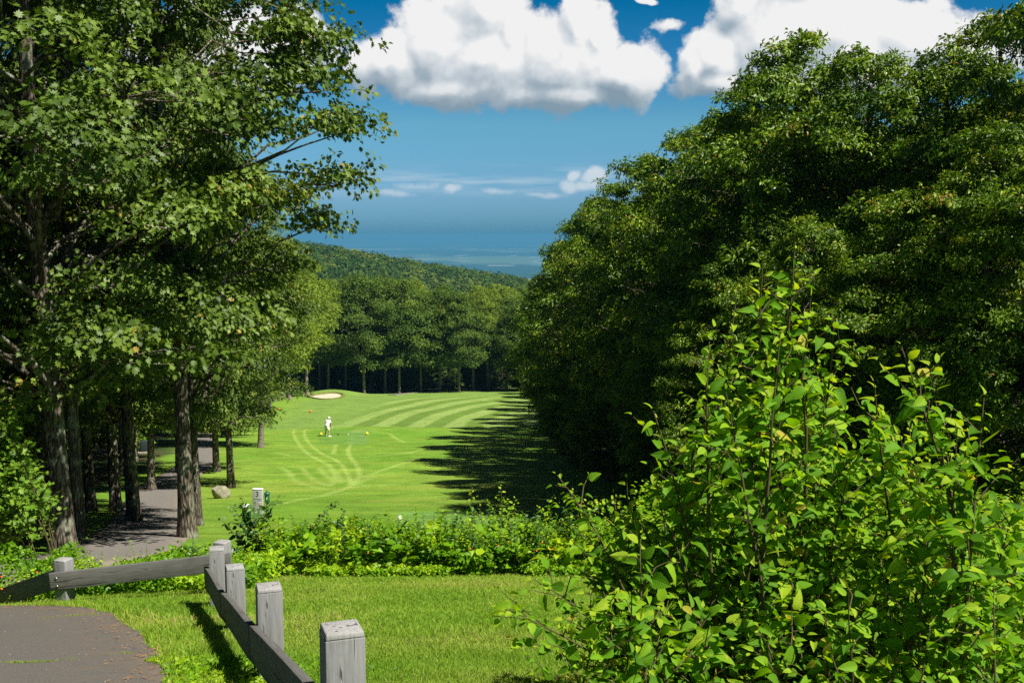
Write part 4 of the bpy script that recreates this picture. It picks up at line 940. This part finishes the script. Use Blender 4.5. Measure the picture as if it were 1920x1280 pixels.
# ------------------------------------------------------------------ hedge of wild plants
def foliage_mass(name, pts_fn, n, seed, leaf, mat, label, cat, kind=None, tm=None, group=None):
    r = np.random.default_rng(seed); P, hgt, n_up = pts_fn(r, n)
    if leaf > .05 and n > 20000:
        kp = fb(P[:, 0] * 1.0, P[:, 1] + P[:, 2] * 1.5, .45, seed + 3) + r.normal(size=len(P)) * .05 > .40; P = P[kp]
    Nn = nrm(UP * .7 + r.normal(size=P.shape) * .55 + np.array([.15, -.3, 0])); Tt = nrm(r.normal(size=P.shape) * [1, 1, .4])
    S = leaf * r.uniform(.55, 1.35, len(P)); tint = np.clip(.42 + (fb(P[:, 0] * 1.0, P[:, 1], .7, seed) - .5) * 1.3 + r.normal(size=len(P)) * .16, 0, 1)
    if name == 'lawn_weeds':
        kp = ~in_poly(P[:, 0], P[:, 1], asph_poly); P, Nn, Tt, S, tint = P[kp], Nn[kp], Tt[kp], S[kp], tint[kp]
    V, Fc, k = place(tm or HEXW, P, Tt, Nn, S)
    o = np_mesh(name, V, [Fc], M[mat], attrs={'tint': np.repeat(tint, k)}); tag(o, label, cat, group, kind); return o
HEXW = tmpl_hex(.34, .22)
def band(x0, x1, yf, yb, hf, seed):
    def fn(r, n):
        x = r.uniform(x0, x1, n); t = r.random(n); y = yf(x) + (yb(x) - yf(x)) * t
        top = hf(x, y, t) * (.30 + 1.45 * (.6 * fb(x, y, 1.1, seed) + .4 * fb(x, y, .33, seed + 7)))
        h = top * (1 - r.random(n) ** 2.2 * .95)
        return np.stack([x, y, G(x, y) + h], 1), h, None
    return fn
foliage_mass('wild_hedge', band(-3.4, 2.2, lambda x: 13.15 + .22 * np.sin(x * 2.1) + .25 * fb(x * 1.0, x * 0, .6, 8) + (x > .2) * (x - .2) * .1, lambda x: 15.4 + 0 * x,
             lambda x, y, t: (.30 + .16 * t) * (1 + .12 * np.sin(x * 1.7)), 15), 36000, 61, .066, 'hedge', 'sunlit band of wild plants with small orange flowers along the lawn edge', 'wild plants', 'stuff')
foliage_mass('wild_hedge', band(-9.2, -2.9, lambda x: 11.5 + .25 * np.sin(x * 2) - .0 * x + (x < -5.5) * .25, lambda x: np.where(x < -4.6, 13.4, 13.2) + 0 * x,
             lambda x, y, t: (.22 + .26 * t) * (1 + .1 * np.sin(x * 2.7)) * np.where((x > -5.4) & (x < -4.2), .8, np.where(x < -5.4, 1.7, 1)), 25), 30000, 62, .052, 'hedge', 'green weeds growing behind the level fence rail', 'wild plants', 'stuff')
foliage_mass('wild_hedge', band(1.9, 9.5, lambda x: 12.2 + 0 * x, lambda x: 16.5 + 0 * x, lambda x, y, t: (.5 + .5 * t), 35), 26000, 63, .075, 'hedge', 'sunlit weeds behind the right-hand shrubs', 'wild plants', 'stuff')
def sprigs(name, n, x0, x1, y0, y1, hr, seed, leaf, mat, label):
    r = np.random.default_rng(seed); mb = MB(); A, B_, Cn, S, TT = [], [], [], [], []
    for i in range(n):
        x, y = r.uniform(x0, x1), r.uniform(y0, y1); h = r.uniform(*hr) * (.5 + .9 * float(fb(np.array([x]), np.array([y]), .8, 15)[0]))
        b = np.array([x, y, g(x, y)]); t = b + [r.normal() * .12, r.normal() * .12, h]; k = np.linspace(0, 1, 5)[:, None]
        P = b + (t - b) * k + np.array([r.normal() * .04, r.normal() * .04, 0]) * np.sin(k * 3.14); mb.tube(P, [.004, .0035, .003, .002, .001], 3, cap=False)
        m = int(h / .035) + 3; u = np.linspace(.35, 1, m); p = np.stack([np.interp(u, k[:, 0], P[:, c]) for c in range(3)], 1)
        a = np.arange(m) * 2.4 + r.uniform(0, 6); d = np.stack([np.cos(a), np.sin(a), .45 + 0 * a], 1)
        A.append(p); B_.append(d); Cn.append(nrm(UP * .8 + r.normal(size=(m, 3)) * .35)); S.append(leaf * r.uniform(.6, 1.3) * (1.1 - .5 * u)); TT.append(np.clip(r.normal(.5, .22) + r.normal(size=m) * .1, 0, 1))
    A, B_, Cn, S, TT = map(np.concatenate, (A, B_, Cn, S, TT)); V, Fc, k = place(HEXW, A, B_, Cn, S)
    o = mb.build(name, M['twig']); tag(o, label + ', stems', 'wild plants', kind='stuff'); q = np_mesh(name + '_leaves', V, [Fc], M[mat], attrs={'tint': np.repeat(TT, k)}); q.parent = o; tag(o, label, 'wild plants', kind='stuff')
foliage_mass('foot_weeds', band(-3.5, 2.6, lambda x: 12.65 + .75 * fb(x, x * 0, .45, 4), lambda x: 13.5 + 0 * x, lambda x, y, t: .10 + .16 * t, 45), 15000, 65, .045, 'hedge', 'low bright weeds along the front foot of the wild hedge', 'wild plants', 'stuff')
foliage_mass('broad_weeds', band(-3.0, 2.0, lambda x: 13.1 + 0 * x, lambda x: 14.6 + 0 * x, lambda x, y, t: .40 + .16 * t, 55), 1500, 66, .13, 'hedge', 'scattered broad bright leaves in the wild hedge', 'wild plants', 'stuff')
sprigs('tall_weeds', 700, -3.3, 2.3, 13.2, 15.3, (.35, .80), 101, .08, 'hedge', 'ragged weed shoots rising out of the wild hedge')
sprigs('dark_weeds', 190, -2.9, 1.0, 13.3, 15.0, (.4, .85), 102, .075, 'darkleaf', 'darker leafy shoots mixed into the wild hedge')
sprigs('low_weeds', 260, -8.8, -3.2, 11.7, 13.2, (.25, .5), 103, .06, 'hedge', 'weed shoots standing behind the level rail')
sprigs('bank_weeds', 260, 2.0, 8.5, 12.6, 16.2, (.5, 1.2), 104, .1, 'hedge', 'tall weed shoots behind the right-hand shrubs')
r = np.random.default_rng(71)
def blossoms(n, x0, x1, y0, y1, hmul, mat, name, label, rad):
    mb = MB()
    for i in range(n):
        x = r.uniform(x0, x1); y = r.uniform(y0, y1); mb.ball((x, y, g(x, y) + hmul * r.uniform(.5, 1.0)), (rad, rad, rad * .7), 6, 5)
    tag(mb.build(name, M[mat]), label, 'flowers', kind='stuff')
blossoms(24, -3.3, 2.0, 13.05, 13.6, .44, 'orange', 'orange_flowers', 'tiny orange blossoms scattered through the wild hedge', .014)
blossoms(14, -5.8, -3.2, 11.4, 11.9, .38, 'orange', 'orange_flowers', 'tiny orange blossoms behind the level fence rail', .013)
blossoms(9, -3.3, 1.0, 13.2, 14.6, .5, 'whitepetal', 'white_flowers', 'small white blossoms scattered through the wild hedge', .013)
def bush(px, py_base, d, tips, seed, leaf, mat, label, br=(.08, .25), name='leafy_bush', tm=None, gap=.035, bstep=.07, base_spread=.25, group=None):
    xb = xr(px, py_base) * d; st = []; rr = np.random.default_rng(seed)
    for (a, b) in tips:
        xx = xb + rr.normal() * base_spread; yy = d + rr.normal() * .12
        st.append(((xx, yy, g(xx, yy) - .02), pt(a, b, d + rr.normal() * .12)))
    return shrub(name, st, seed, leaf, label, mat=mat, br=br, gap=gap, bstep=bstep, tm=tm or HEXW, stemr=.008, group=group)
bush(465, 1040, 13.6, [(430, 945), (452, 930), (470, 950), (500, 940), (520, 935), (415, 975), (540, 990), (490, 970), (440, 1000), (512, 1010)], 81, .095, 'darkleaf', 'broad-leaved vine climbing in front of the hole marker')
bush(600, 1020, 14.2, [(585, 985), (615, 955), (635, 938), (645, 960), (560, 990), (600, 975), (660, 985), (625, 990), (540, 1000), (575, 1005), (690, 1000)], 82, .075, 'darkleaf', 'dark glossy upright bush in the middle of the hedge', tm=HEX)
bush(930, 1020, 14.4, [(885, 918), (940, 912), (965, 935), (900, 950), (915, 940), (870, 985), (950, 970), (985, 985)], 83, .065, 'hedge', 'slender arching shoots rising above the hedge near the forest shadow', br=(.06, .16))
bush(1060, 1010, 13.8, [(1040, 930), (1075, 920), (1010, 950), (1100, 940), (1130, 935), (1160, 930), (1060, 965), (1190, 945), (1120, 975), (1000, 985)], 84, .07, 'hedge', 'leafy sunlit bush just left of the big shrubs')
bush(700, 1030, 13.6, [(680, 1000), (700, 990), (740, 1000), (780, 995), (820, 985), (760, 1015), (850, 995)], 85, .10, 'hedge', 'low bush with large pale leaves in the hedge centre', gap=.05)
bush(200, 1090, 12.2, [(195, 1040), (220, 1035), (170, 1050), (240, 1050), (150, 1060), (255, 1060)], 86, .06, 'hedge', 'small upright weed cluster behind the level rail')
bush(345, 1070, 12.6, [(300, 1030), (330, 1015), (360, 1010), (385, 1020), (280, 1045), (400, 1030)], 87, .07, 'darkleaf', 'low dark-leaved bush behind the level rail, left of the corner post')
bush(70, 1110, 12.0, [(60, 1060), (90, 1050), (120, 1045), (30, 1075), (150, 1065), (45, 1090), (110, 1080)], 88, .06, 'hedge', 'feathery fern-like weed behind the low sunken post', tm=HEX)
# leafy sapling at the left edge
st = []; rr = np.random.default_rng(90)
for i in range(34):
    a = rr.uniform(-90, 52); b = rr.uniform(735, 985); d = 17 + rr.normal() * .4; xx = xr(-15) * 17 + rr.normal() * .5; st.append(((xx, d, g(xx, d) - .05), pt(a, b, d)))
shrub('leafy_sapling', st, 90, .13, 'dense sunlit sapling hugging the left edge of the picture', cat='sapling', mat='sapling', br=(.2, .6), gap=.05, bstep=.07, tm=LOB, stemr=.006, bare=.25)
st = []
for i in range(14):
    a = rr.uniform(205, 290); b = rr.uniform(790, 825); d = 72 + rr.normal() * .5; xx = xr(250) * 72 + rr.normal() * .5; st.append(((xx, d, g(xx, d) - .05), pt(a, b, d)))
shrub('leafy_bush', st, 92, .3, 'sunlit bush above the dull grey slab', mat='hedge', br=(.5, 1.2), gap=.2, bstep=.35, tm=HEXW, stemr=.012)

# ------------------------------------------------------------------ grass blades
def blades(name, n, x0, x1, y0, y1, h, w, seed, label, keep):
    r = np.random.default_rng(seed); x = r.uniform(x0, x1, n); y = r.uniform(y0, y1, n); k = keep(x, y, r); x, y = x[k], y[k]; n = len(x)
    P = np.stack([x, y, G(x, y) - .004], 1); a = r.uniform(0, 6.283, n); B = np.stack([np.cos(a), np.sin(a), 0 * a], 1)
    hh = h * r.uniform(.45, 1.3, n) * (.7 + .6 * fb(x, y, .5, seed)); ln = r.normal(size=(n, 2)) * .55
    tip = P + np.stack([ln[:, 0] * hh, ln[:, 1] * hh, hh], 1); mid = P + np.stack([ln[:, 0] * hh * .3, ln[:, 1] * hh * .3, hh * .6], 1)
    ww = (w * r.uniform(.7, 1.3, n))[:, None]
    V = np.stack([P - B * ww, P + B * ww, mid + B * ww * .7, mid - B * ww * .7, tip], 1).reshape(-1, 3); i = np.arange(n)[:, None] * 5
    pt_ = sstep(.42, .72, fb(x, y * 1.5, 1.6, 30)) * .27
    tint = np.clip(.42 + pt_ + (fb(x, y, .8, 5) - .5) * .6 + r.normal(size=n) * .17 + (r.random(n) < .03) * .4, 0, 1)
    o = np_mesh(name, V, [i + np.array([[0, 1, 2, 3]]), i + np.array([[3, 2, 4]])], M['blade'], attrs={'tint': np.repeat(tint, 5)}); tag(o, label, 'grass', kind='stuff')
def vis(x, y, r):
    px = 960 + F * x / y; ok = (px < 1350) & (px > -60) & ~in_poly(x, y, asph_poly)
    return ok
blades('lawn_grass', 150000, -3.6, 1.9, 3.3, 7.0, .030, .0021, 1, 'short sunlit lawn grass in the foreground', vis)
blades('lawn_grass', 190000, -5.6, 3.2, 7.0, 14.3, .034, .0030, 2, 'short lawn grass up to the foot of the wild hedge', vis)
def fringe(x, y, r):
    d = seg_dist(x, y, asph_poly[::4]); return (~in_poly(x, y, asph_poly)) & (d < .35) & (r.random(len(x)) < 1 - d)
blades('edge_grass', 70000, -6.5, -.6, 2.9, 10.2, .07, .003, 3, 'longer ragged grass along the asphalt edge', fringe)
# grass in the asphalt cracks
def crack(pts, n, seed, label):
    r = np.random.default_rng(seed); P = np.array([hit(*p)[:2] for p in pts]); P = spline(P, 100); t = r.integers(0, 100, n)
    def keep(x, y, r2): return np.ones(len(x), bool)
    w = .004 + .022 * fb(P[t, 0] * 3, P[t, 1], .6, seed) * (t / 100.0)
    m = r.random(n) < sstep(.52, .66, fb(P[t, 0] * 2, P[t, 1] * 2, .5, seed + 3)) + .05
    x = (P[t, 0] + r.normal(size=n) * .02)[m]; y = (P[t, 1] + r.normal(size=n) * w)[m]; k = len(x)
    B = np.stack([r.normal(size=k), r.normal(size=k), 0 * x], 1); B = nrm(B) * .002; Pp = np.stack([x, y, G(x, y) + .018], 1); hh = r.uniform(.008, .026, k)
    V = np.stack([Pp - B, Pp + B, Pp + np.stack([r.normal(size=k) * .01, r.normal(size=k) * .01, hh], 1)], 1).reshape(-1, 3)
    tag(np_mesh('crack_grass', V, [np.arange(3 * k).reshape(-1, 3)], M['blade'], attrs={'tint': np.repeat(np.clip(r.normal(.55, .25, k), 0, 1), 3)}), label, 'grass', kind='stuff')
crack([(-40, 1248), (60, 1250), (140, 1243), (210, 1232), (262, 1230)], 2600, 5, 'thin line of grass in the nearer asphalt crack')
crack([(60, 1168), (120, 1160), (165, 1157), (200, 1155)], 900, 6, 'sparse grass in the farther asphalt crack')
# clover-like weeds left of the near rail
foliage_mass('lawn_weeds', lambda r, n: (lambda x, y: (np.stack([x, y, G(x, y) + r.uniform(.01, .05, n)], 1), None, None))(r.normal(-1.75, .38, n), r.uniform(3.8, 6.5, n)), 5200, 64, .026, 'hedge', 'low broad-leaved weeds in the grass left of the nearest rail', 'weeds', 'stuff')
# fallen leaves and needles on asphalt edge
mbl = MB(); r = np.random.default_rng(15)
for i in range(330):
    k = r.integers(166, 332); p = asph_poly[k]; q = p + (cen - p) * abs(r.normal()) * .035 + r.normal(size=2) * .03
    a = r.uniform(0, 3.14); l = r.uniform(.004, .024) * (1 + (r.random() < .06)); z = g(*q) + .034; v = np.array([math.cos(a), math.sin(a)]) * l; w_ = np.array([-v[1], v[0]]) * .22
    mbl.add([(q[0] - v[0], q[1] - v[1], z), (q[0] + w_[0], q[1] + w_[1], z + .004), (q[0] + v[0], q[1] + v[1], z), (q[0] - w_[0], q[1] - w_[1], z + .002)], [[0, 1, 2, 3]])
mg = MB(); rgx = np.random.default_rng(19)
for i in range(420):
    k = rgx.integers(0, 420); p = asph_poly[k]; q = cen + (p - cen) * rgx.random() ** .35
    if not (3.0 < q[1] < 10.2): continue
    rr_ = rgx.uniform(.0025, .008); mg.ball((q[0], q[1], g(*q) + .027), (rr_, rr_, rr_ * .7), 5, 4)
tag(mg.build('grit', plain('pale_grit', (0.20, 0.19, 0.165), .9, .1, 0, .5, 9)), 'pale grit lying loose on the asphalt', 'grit', kind='stuff')
M['litter'] = plain('leaf_litter', (0.20, 0.115, 0.05), .9, .1, 0, .5, 8)
tag(mbl.build('leaf_litter', M['litter']), 'dry brown leaf litter along the asphalt edge', 'leaf litter', kind='stuff')

# ------------------------------------------------------------------ haze
mb = MB(); zl, zh = -362.0, 14.0
mb.box((0, 40000, (zl + zh) / 2), (124000, 84000, zh - zl)); 
# (box reaches past every edge of what the camera sees of the ground)
m, nt, out = new_mat('haze_air'); pv = N(nt, 'ShaderNodeVolumePrincipled'); pv.inputs['Color'].default_value = (0.115, 0.385, 0.62, 1); pv.inputs['Density'].default_value = 0.00009; pv.inputs['Anisotropy'].default_value = 0.0
L(nt, pv.outputs[0], out.inputs['Volume'])
hz = mb.build('haze', m); tag(hz, 'blue air haze filling the valley', kind='stuff')

# ------------------------------------------------------------------ world
SUN_EL, AZ = R(54), R(120)
w = bpy.data.worlds.new("World"); scene.world = w; w.use_nodes = True; nt = w.node_tree; nt.nodes.clear()
wo = N(nt, 'ShaderNodeOutputWorld'); sky = N(nt, 'ShaderNodeTexSky', sky_type='NISHITA'); sky.sun_disc = False; sky.sun_elevation = SUN_EL; sky.sun_rotation = AZ
sky.air_density = 1.0; sky.dust_density = 0.3; sky.ozone_density = 4.0
geo = N(nt, 'ShaderNodeTexCoord').outputs['Generated']
sx = N(nt, 'ShaderNodeSeparateXYZ'); L(nt, geo, sx.inputs[0])
yy = mth(nt, 'MAXIMUM', sx.outputs[1], 0.02)
U = mth(nt, 'DIVIDE', sx.outputs[0], yy); Vv = mth(nt, 'DIVIDE', sx.outputs[2], yy)
# deepen the blue with elevation
grad = ramp(nt, mth(nt, 'MULTIPLY', sx.outputs[2], 2.0, clamp=True), [(0.0, (0.11, 0.34, 0.66)), (0.03, (0.18, 0.42, 0.73)), (0.07, (0.26, 0.48, 0.77)), (0.20, (0.29, 0.58, 0.68)), (0.33, (0.07, 0.40, 0.60)), (0.42, (0.0, 0.34, 0.50)), (0.56, (0.02, 0.26, 0.42)), (0.85, (0.16, 0.17, 0.18)), (1.0, (0.16, 0.17, 0.18))])
skyc = mixc(nt, 1.0, sky.outputs[0], grad, 'MULTIPLY')
bg = N(nt, 'ShaderNodeBackground'); L(nt, skyc, bg.inputs[0]); bg.inputs[1].default_value = 0.075
# clouds: a density group in direction space
ng = bpy.data.node_groups.new('cloud_density', 'ShaderNodeTree')
ng.interface.new_socket('U', in_out='INPUT', socket_type='NodeSocketFloat'); ng.interface.new_socket('V', in_out='INPUT', socket_type='NodeSocketFloat'); ng.interface.new_socket('D', in_out='OUTPUT', socket_type='NodeSocketFloat'); ng.interface.new_socket('S', in_out='OUTPUT', socket_type='NodeSocketFloat')
gi = ng.nodes.new('NodeGroupInput'); gout = ng.nodes.new('NodeGroupOutput')
cx_ = N(ng, 'ShaderNodeCombineXYZ'); L(ng, gi.outputs[0], cx_.inputs[0]); L(ng, gi.outputs[1], cx_.inputs[1])
wn = N(ng, 'ShaderNodeTexNoise'); wn.inputs['Scale'].default_value = 16; wn.inputs['Detail'].default_value = 3; L(ng, cx_.outputs[0], wn.inputs['Vector'])
wv = N(ng, 'ShaderNodeVectorMath', operation='SUBTRACT'); L(ng, wn.outputs['Color'], wv.inputs[0]); wv.inputs[1].default_value = (.5, .5, .5)
wsx = N(ng, 'ShaderNodeSeparateXYZ'); L(ng, wv.outputs[0], wsx.inputs[0])
u2 = mth(ng, 'ADD', gi.outputs[0], mth(ng, 'MULTIPLY', wsx.outputs[0], .05)); v2 = mth(ng, 'ADD', gi.outputs[1], mth(ng, 'MULTIPLY', wsx.outputs[1], .022))
BL = [(715, 115, 75, 70, 1), (745, 110, 85, 80, 1), (830, 80, 120, 95, 1), (910, 110, 150, 105, 1), (905, 10, 90, 80, 1), (960, 60, 55, 70, .9), (1060, 110, 140, 100, 1), (1085, 40, 60, 75, 1), (1180, 135, 75, 70, 1), (1130, 60, 50, 60, .9),
      (1300, 130, 50, 55, 1), (1350, 110, 80, 70, 1), (1450, 70, 130, 110, 1), (1400, 10, 70, 60, 1), (1560, 60, 140, 110, 1), (1700, 70, 120, 75, 1), (1620, 120, 160, 75, 1), (1800, 75, 90, 55, 1), (1860, 95, 60, 60, 1), (1350, 160, 110, 35, .8), (1050, 175, 190, 38, .8), (850, 165, 150, 45, .8), (1480, -60, 120, 60, 1),
      (860, 354, 26, 11, .75), (1070, 348, 34, 16, .8), (1080, 332, 18, 14, .8), (1118, 332, 24, 18, .8), (1100, 350, 45, 12, .7), (1030, 362, 60, 7, .5), (930, 358, 60, 8, .45), (740, 362, 90, 9, .45), (800, 348, 60, 9, .40),
      (1205, 2, 16, 9, .7), (1240, 45, 22, 12, .3), (2100, 60, 160, 90, 1), (420, 90, 230, 90, 1)]
acc = None
for px, py, rx, ry, am in BL:
    cu, cv = xr(px, py), slope(py)
    a = mth(ng, 'POWER', mth(ng, 'ABSOLUTE', mth(ng, 'MULTIPLY', mth(ng, 'SUBTRACT', u2, cu), F / rx)), 2.0)
    b = mth(ng, 'POWER', mth(ng, 'ABSOLUTE', mth(ng, 'MULTIPLY', mth(ng, 'SUBTRACT', v2, cv), F / ry)), 2.0)
    d = mth(ng, 'MULTIPLY', mth(ng, 'SUBTRACT', 1.0, mth(ng, 'SQRT', mth(ng, 'ADD', a, b))), am)
    if acc is None: acc = d
    else:
        s_ = N(ng, 'ShaderNodeMath', operation='SMOOTH_MAX'); L(ng, acc, s_.inputs[0]); L(ng, d, s_.inputs[1]); s_.inputs[2].default_value = .12; acc = s_.outputs[0]
fn = N(ng, 'ShaderNodeTexNoise'); fn.inputs['Scale'].default_value = 30; fn.inputs['Detail'].default_value = 11; fn.inputs['Roughness'].default_value = .60; L(ng, cx_.outputs[0], fn.inputs['Vector'])
D = mth(ng, 'ADD', acc, mth(ng, 'MULTIPLY', mth(ng, 'SUBTRACT', fn.outputs[0], .5), 1.25)); L(ng, D, gout.inputs[0])
f2 = N(ng, 'ShaderNodeTexNoise'); f2.inputs['Scale'].default_value = 30; f2.inputs['Detail'].default_value = 8; f2.inputs['Roughness'].default_value = .5; L(ng, cx_.outputs[0], f2.inputs['Vector'])
L(ng, mth(ng, 'ADD', mth(ng, 'MULTIPLY', acc, .8), mth(ng, 'MULTIPLY', f2.outputs[0], .62)), gout.inputs[1])
def cd(du, dv):
    q = nt.nodes.new('ShaderNodeGroup'); q.node_tree = ng
    L(nt, mth(nt, 'ADD', U, du), q.inputs[0]); L(nt, mth(nt, 'ADD', Vv, dv), q.inputs[1]); return q.outputs
(D0, S0), (_, S1), (_, S2) = [tuple(cd(*q)) for q in ((0, 0), (.006, .010), (.016, .026))]
al = N(nt, 'ShaderNodeMapRange', interpolation_type='SMOOTHSTEP'); L(nt, D0, al.inputs[0]); al.inputs[1].default_value = -.02
lo = N(nt, 'ShaderNodeMapRange'); L(nt, Vv, lo.inputs[0]); lo.inputs[1].default_value = .05; lo.inputs[2].default_value = .10; lo.inputs[3].default_value = .62; lo.inputs[4].default_value = .27; L(nt, lo.outputs[0], al.inputs[2])
fade = N(nt, 'ShaderNodeMapRange'); L(nt, Vv, fade.inputs[0]); fade.inputs[1].default_value = .035; fade.inputs[2].default_value = .12; fade.inputs[3].default_value = .45; fade.inputs[4].default_value = 1.0
alpha = mth(nt, 'MULTIPLY', al.outputs[0], fade.outputs[0])
cv_ = N(nt, 'ShaderNodeCombineXYZ'); L(nt, mth(nt, 'MULTIPLY', U, 5), cv_.inputs[0]); L(nt, mth(nt, 'MULTIPLY', Vv, 60), cv_.inputs[1])
ci = ramp(nt, noise(nt, cv_.outputs[0], 1.6, 6, .6), [(.42, (0, 0, 0)), (.75, (1, 1, 1))])
bnd = mth(nt, 'SUBTRACT', 1.0, mth(nt, 'ABSOLUTE', mth(nt, 'DIVIDE', mth(nt, 'SUBTRACT', Vv, slope(338)), .018)), clamp=True)
alpha = mth(nt, 'MAXIMUM', alpha, mth(nt, 'MULTIPLY', mth(nt, 'MULTIPLY', ci, bnd), .48))
sh = mth(nt, 'ADD', .80, mth(nt, 'ADD', mth(nt, 'MULTIPLY', mth(nt, 'SUBTRACT', S0, S1), 1.1), mth(nt, 'MULTIPLY', mth(nt, 'SUBTRACT', S0, S2), .55)), clamp=True)  # sunlit sides and grey bases of the clouds are painted from density and height
hb = N(nt, 'ShaderNodeMapRange', interpolation_type='SMOOTHSTEP'); L(nt, Vv, hb.inputs[0]); hb.inputs[1].default_value = slope(215); hb.inputs[2].default_value = slope(120); hb.inputs[3].default_value = .42; hb.inputs[4].default_value = 0.0
lowm = mth(nt, 'GREATER_THAN', Vv, slope(270))
sh = mth(nt, 'SUBTRACT', sh, mth(nt, 'MULTIPLY', hb.outputs[0], lowm), clamp=True)
cc = ramp(nt, sh, [(0.0, (0.26, 0.37, 0.46)), (0.35, (0.42, 0.51, 0.59)), (0.62, (0.70, 0.76, 0.81)), (0.92, (1.0, 1.0, 1.0))])
bc = N(nt, 'ShaderNodeBackground'); L(nt, cc, bc.inputs[0]); bc.inputs[1].default_value = 0.49
mx = N(nt, 'ShaderNodeMixShader'); L(nt, alpha, mx.inputs[0]); L(nt, bg.outputs[0], mx.inputs[1]); L(nt, bc.outputs[0], mx.inputs[2]); L(nt, mx.outputs[0], wo.inputs[0])
sd = bpy.data.lights.new('sun', 'SUN'); sd.energy = 5.0; sd.angle = R(.5); sd.color = (1.0, .95, .86)
so = bpy.data.objects.new('sun', sd); col.objects.link(so)
sv = Vector((math.sin(AZ) * math.cos(SUN_EL), math.cos(AZ) * math.cos(SUN_EL), math.sin(SUN_EL))); so.rotation_euler = sv.to_track_quat('Z', 'Y').to_euler()

# ------------------------------------------------------------------ camera, render
cd_ = bpy.data.cameras.new('camera'); cam = bpy.data.objects.new('camera', cd_); col.objects.link(cam); scene.camera = cam
cam.location = (0, 0, 0); cam.rotation_euler = (R(90) - math.atan(T), 0, 0); cd_.lens = 37.5; cd_.sensor_width = 36; cd_.clip_end = 200000; cd_.clip_start = .05
vs = scene.view_settings; scene.display_settings.display_device = 'sRGB'; vs.view_transform = 'Standard'; vs.look = 'None'; vs.exposure = .85; vs.gamma = 1; vs.use_curve_mapping = False
scene.render.engine = 'CYCLES'; cy = scene.cycles
cy.max_bounces = 6; cy.diffuse_bounces = 2; cy.transmission_bounces = 3; cy.glossy_bounces = 2; cy.volume_bounces = 0; cy.use_denoising = False; cy.caustics_reflective = False; cy.caustics_refractive = False
for k_ in ('used', 'H'):
    for o in col.objects:
        if k_ in o: del o[k_]
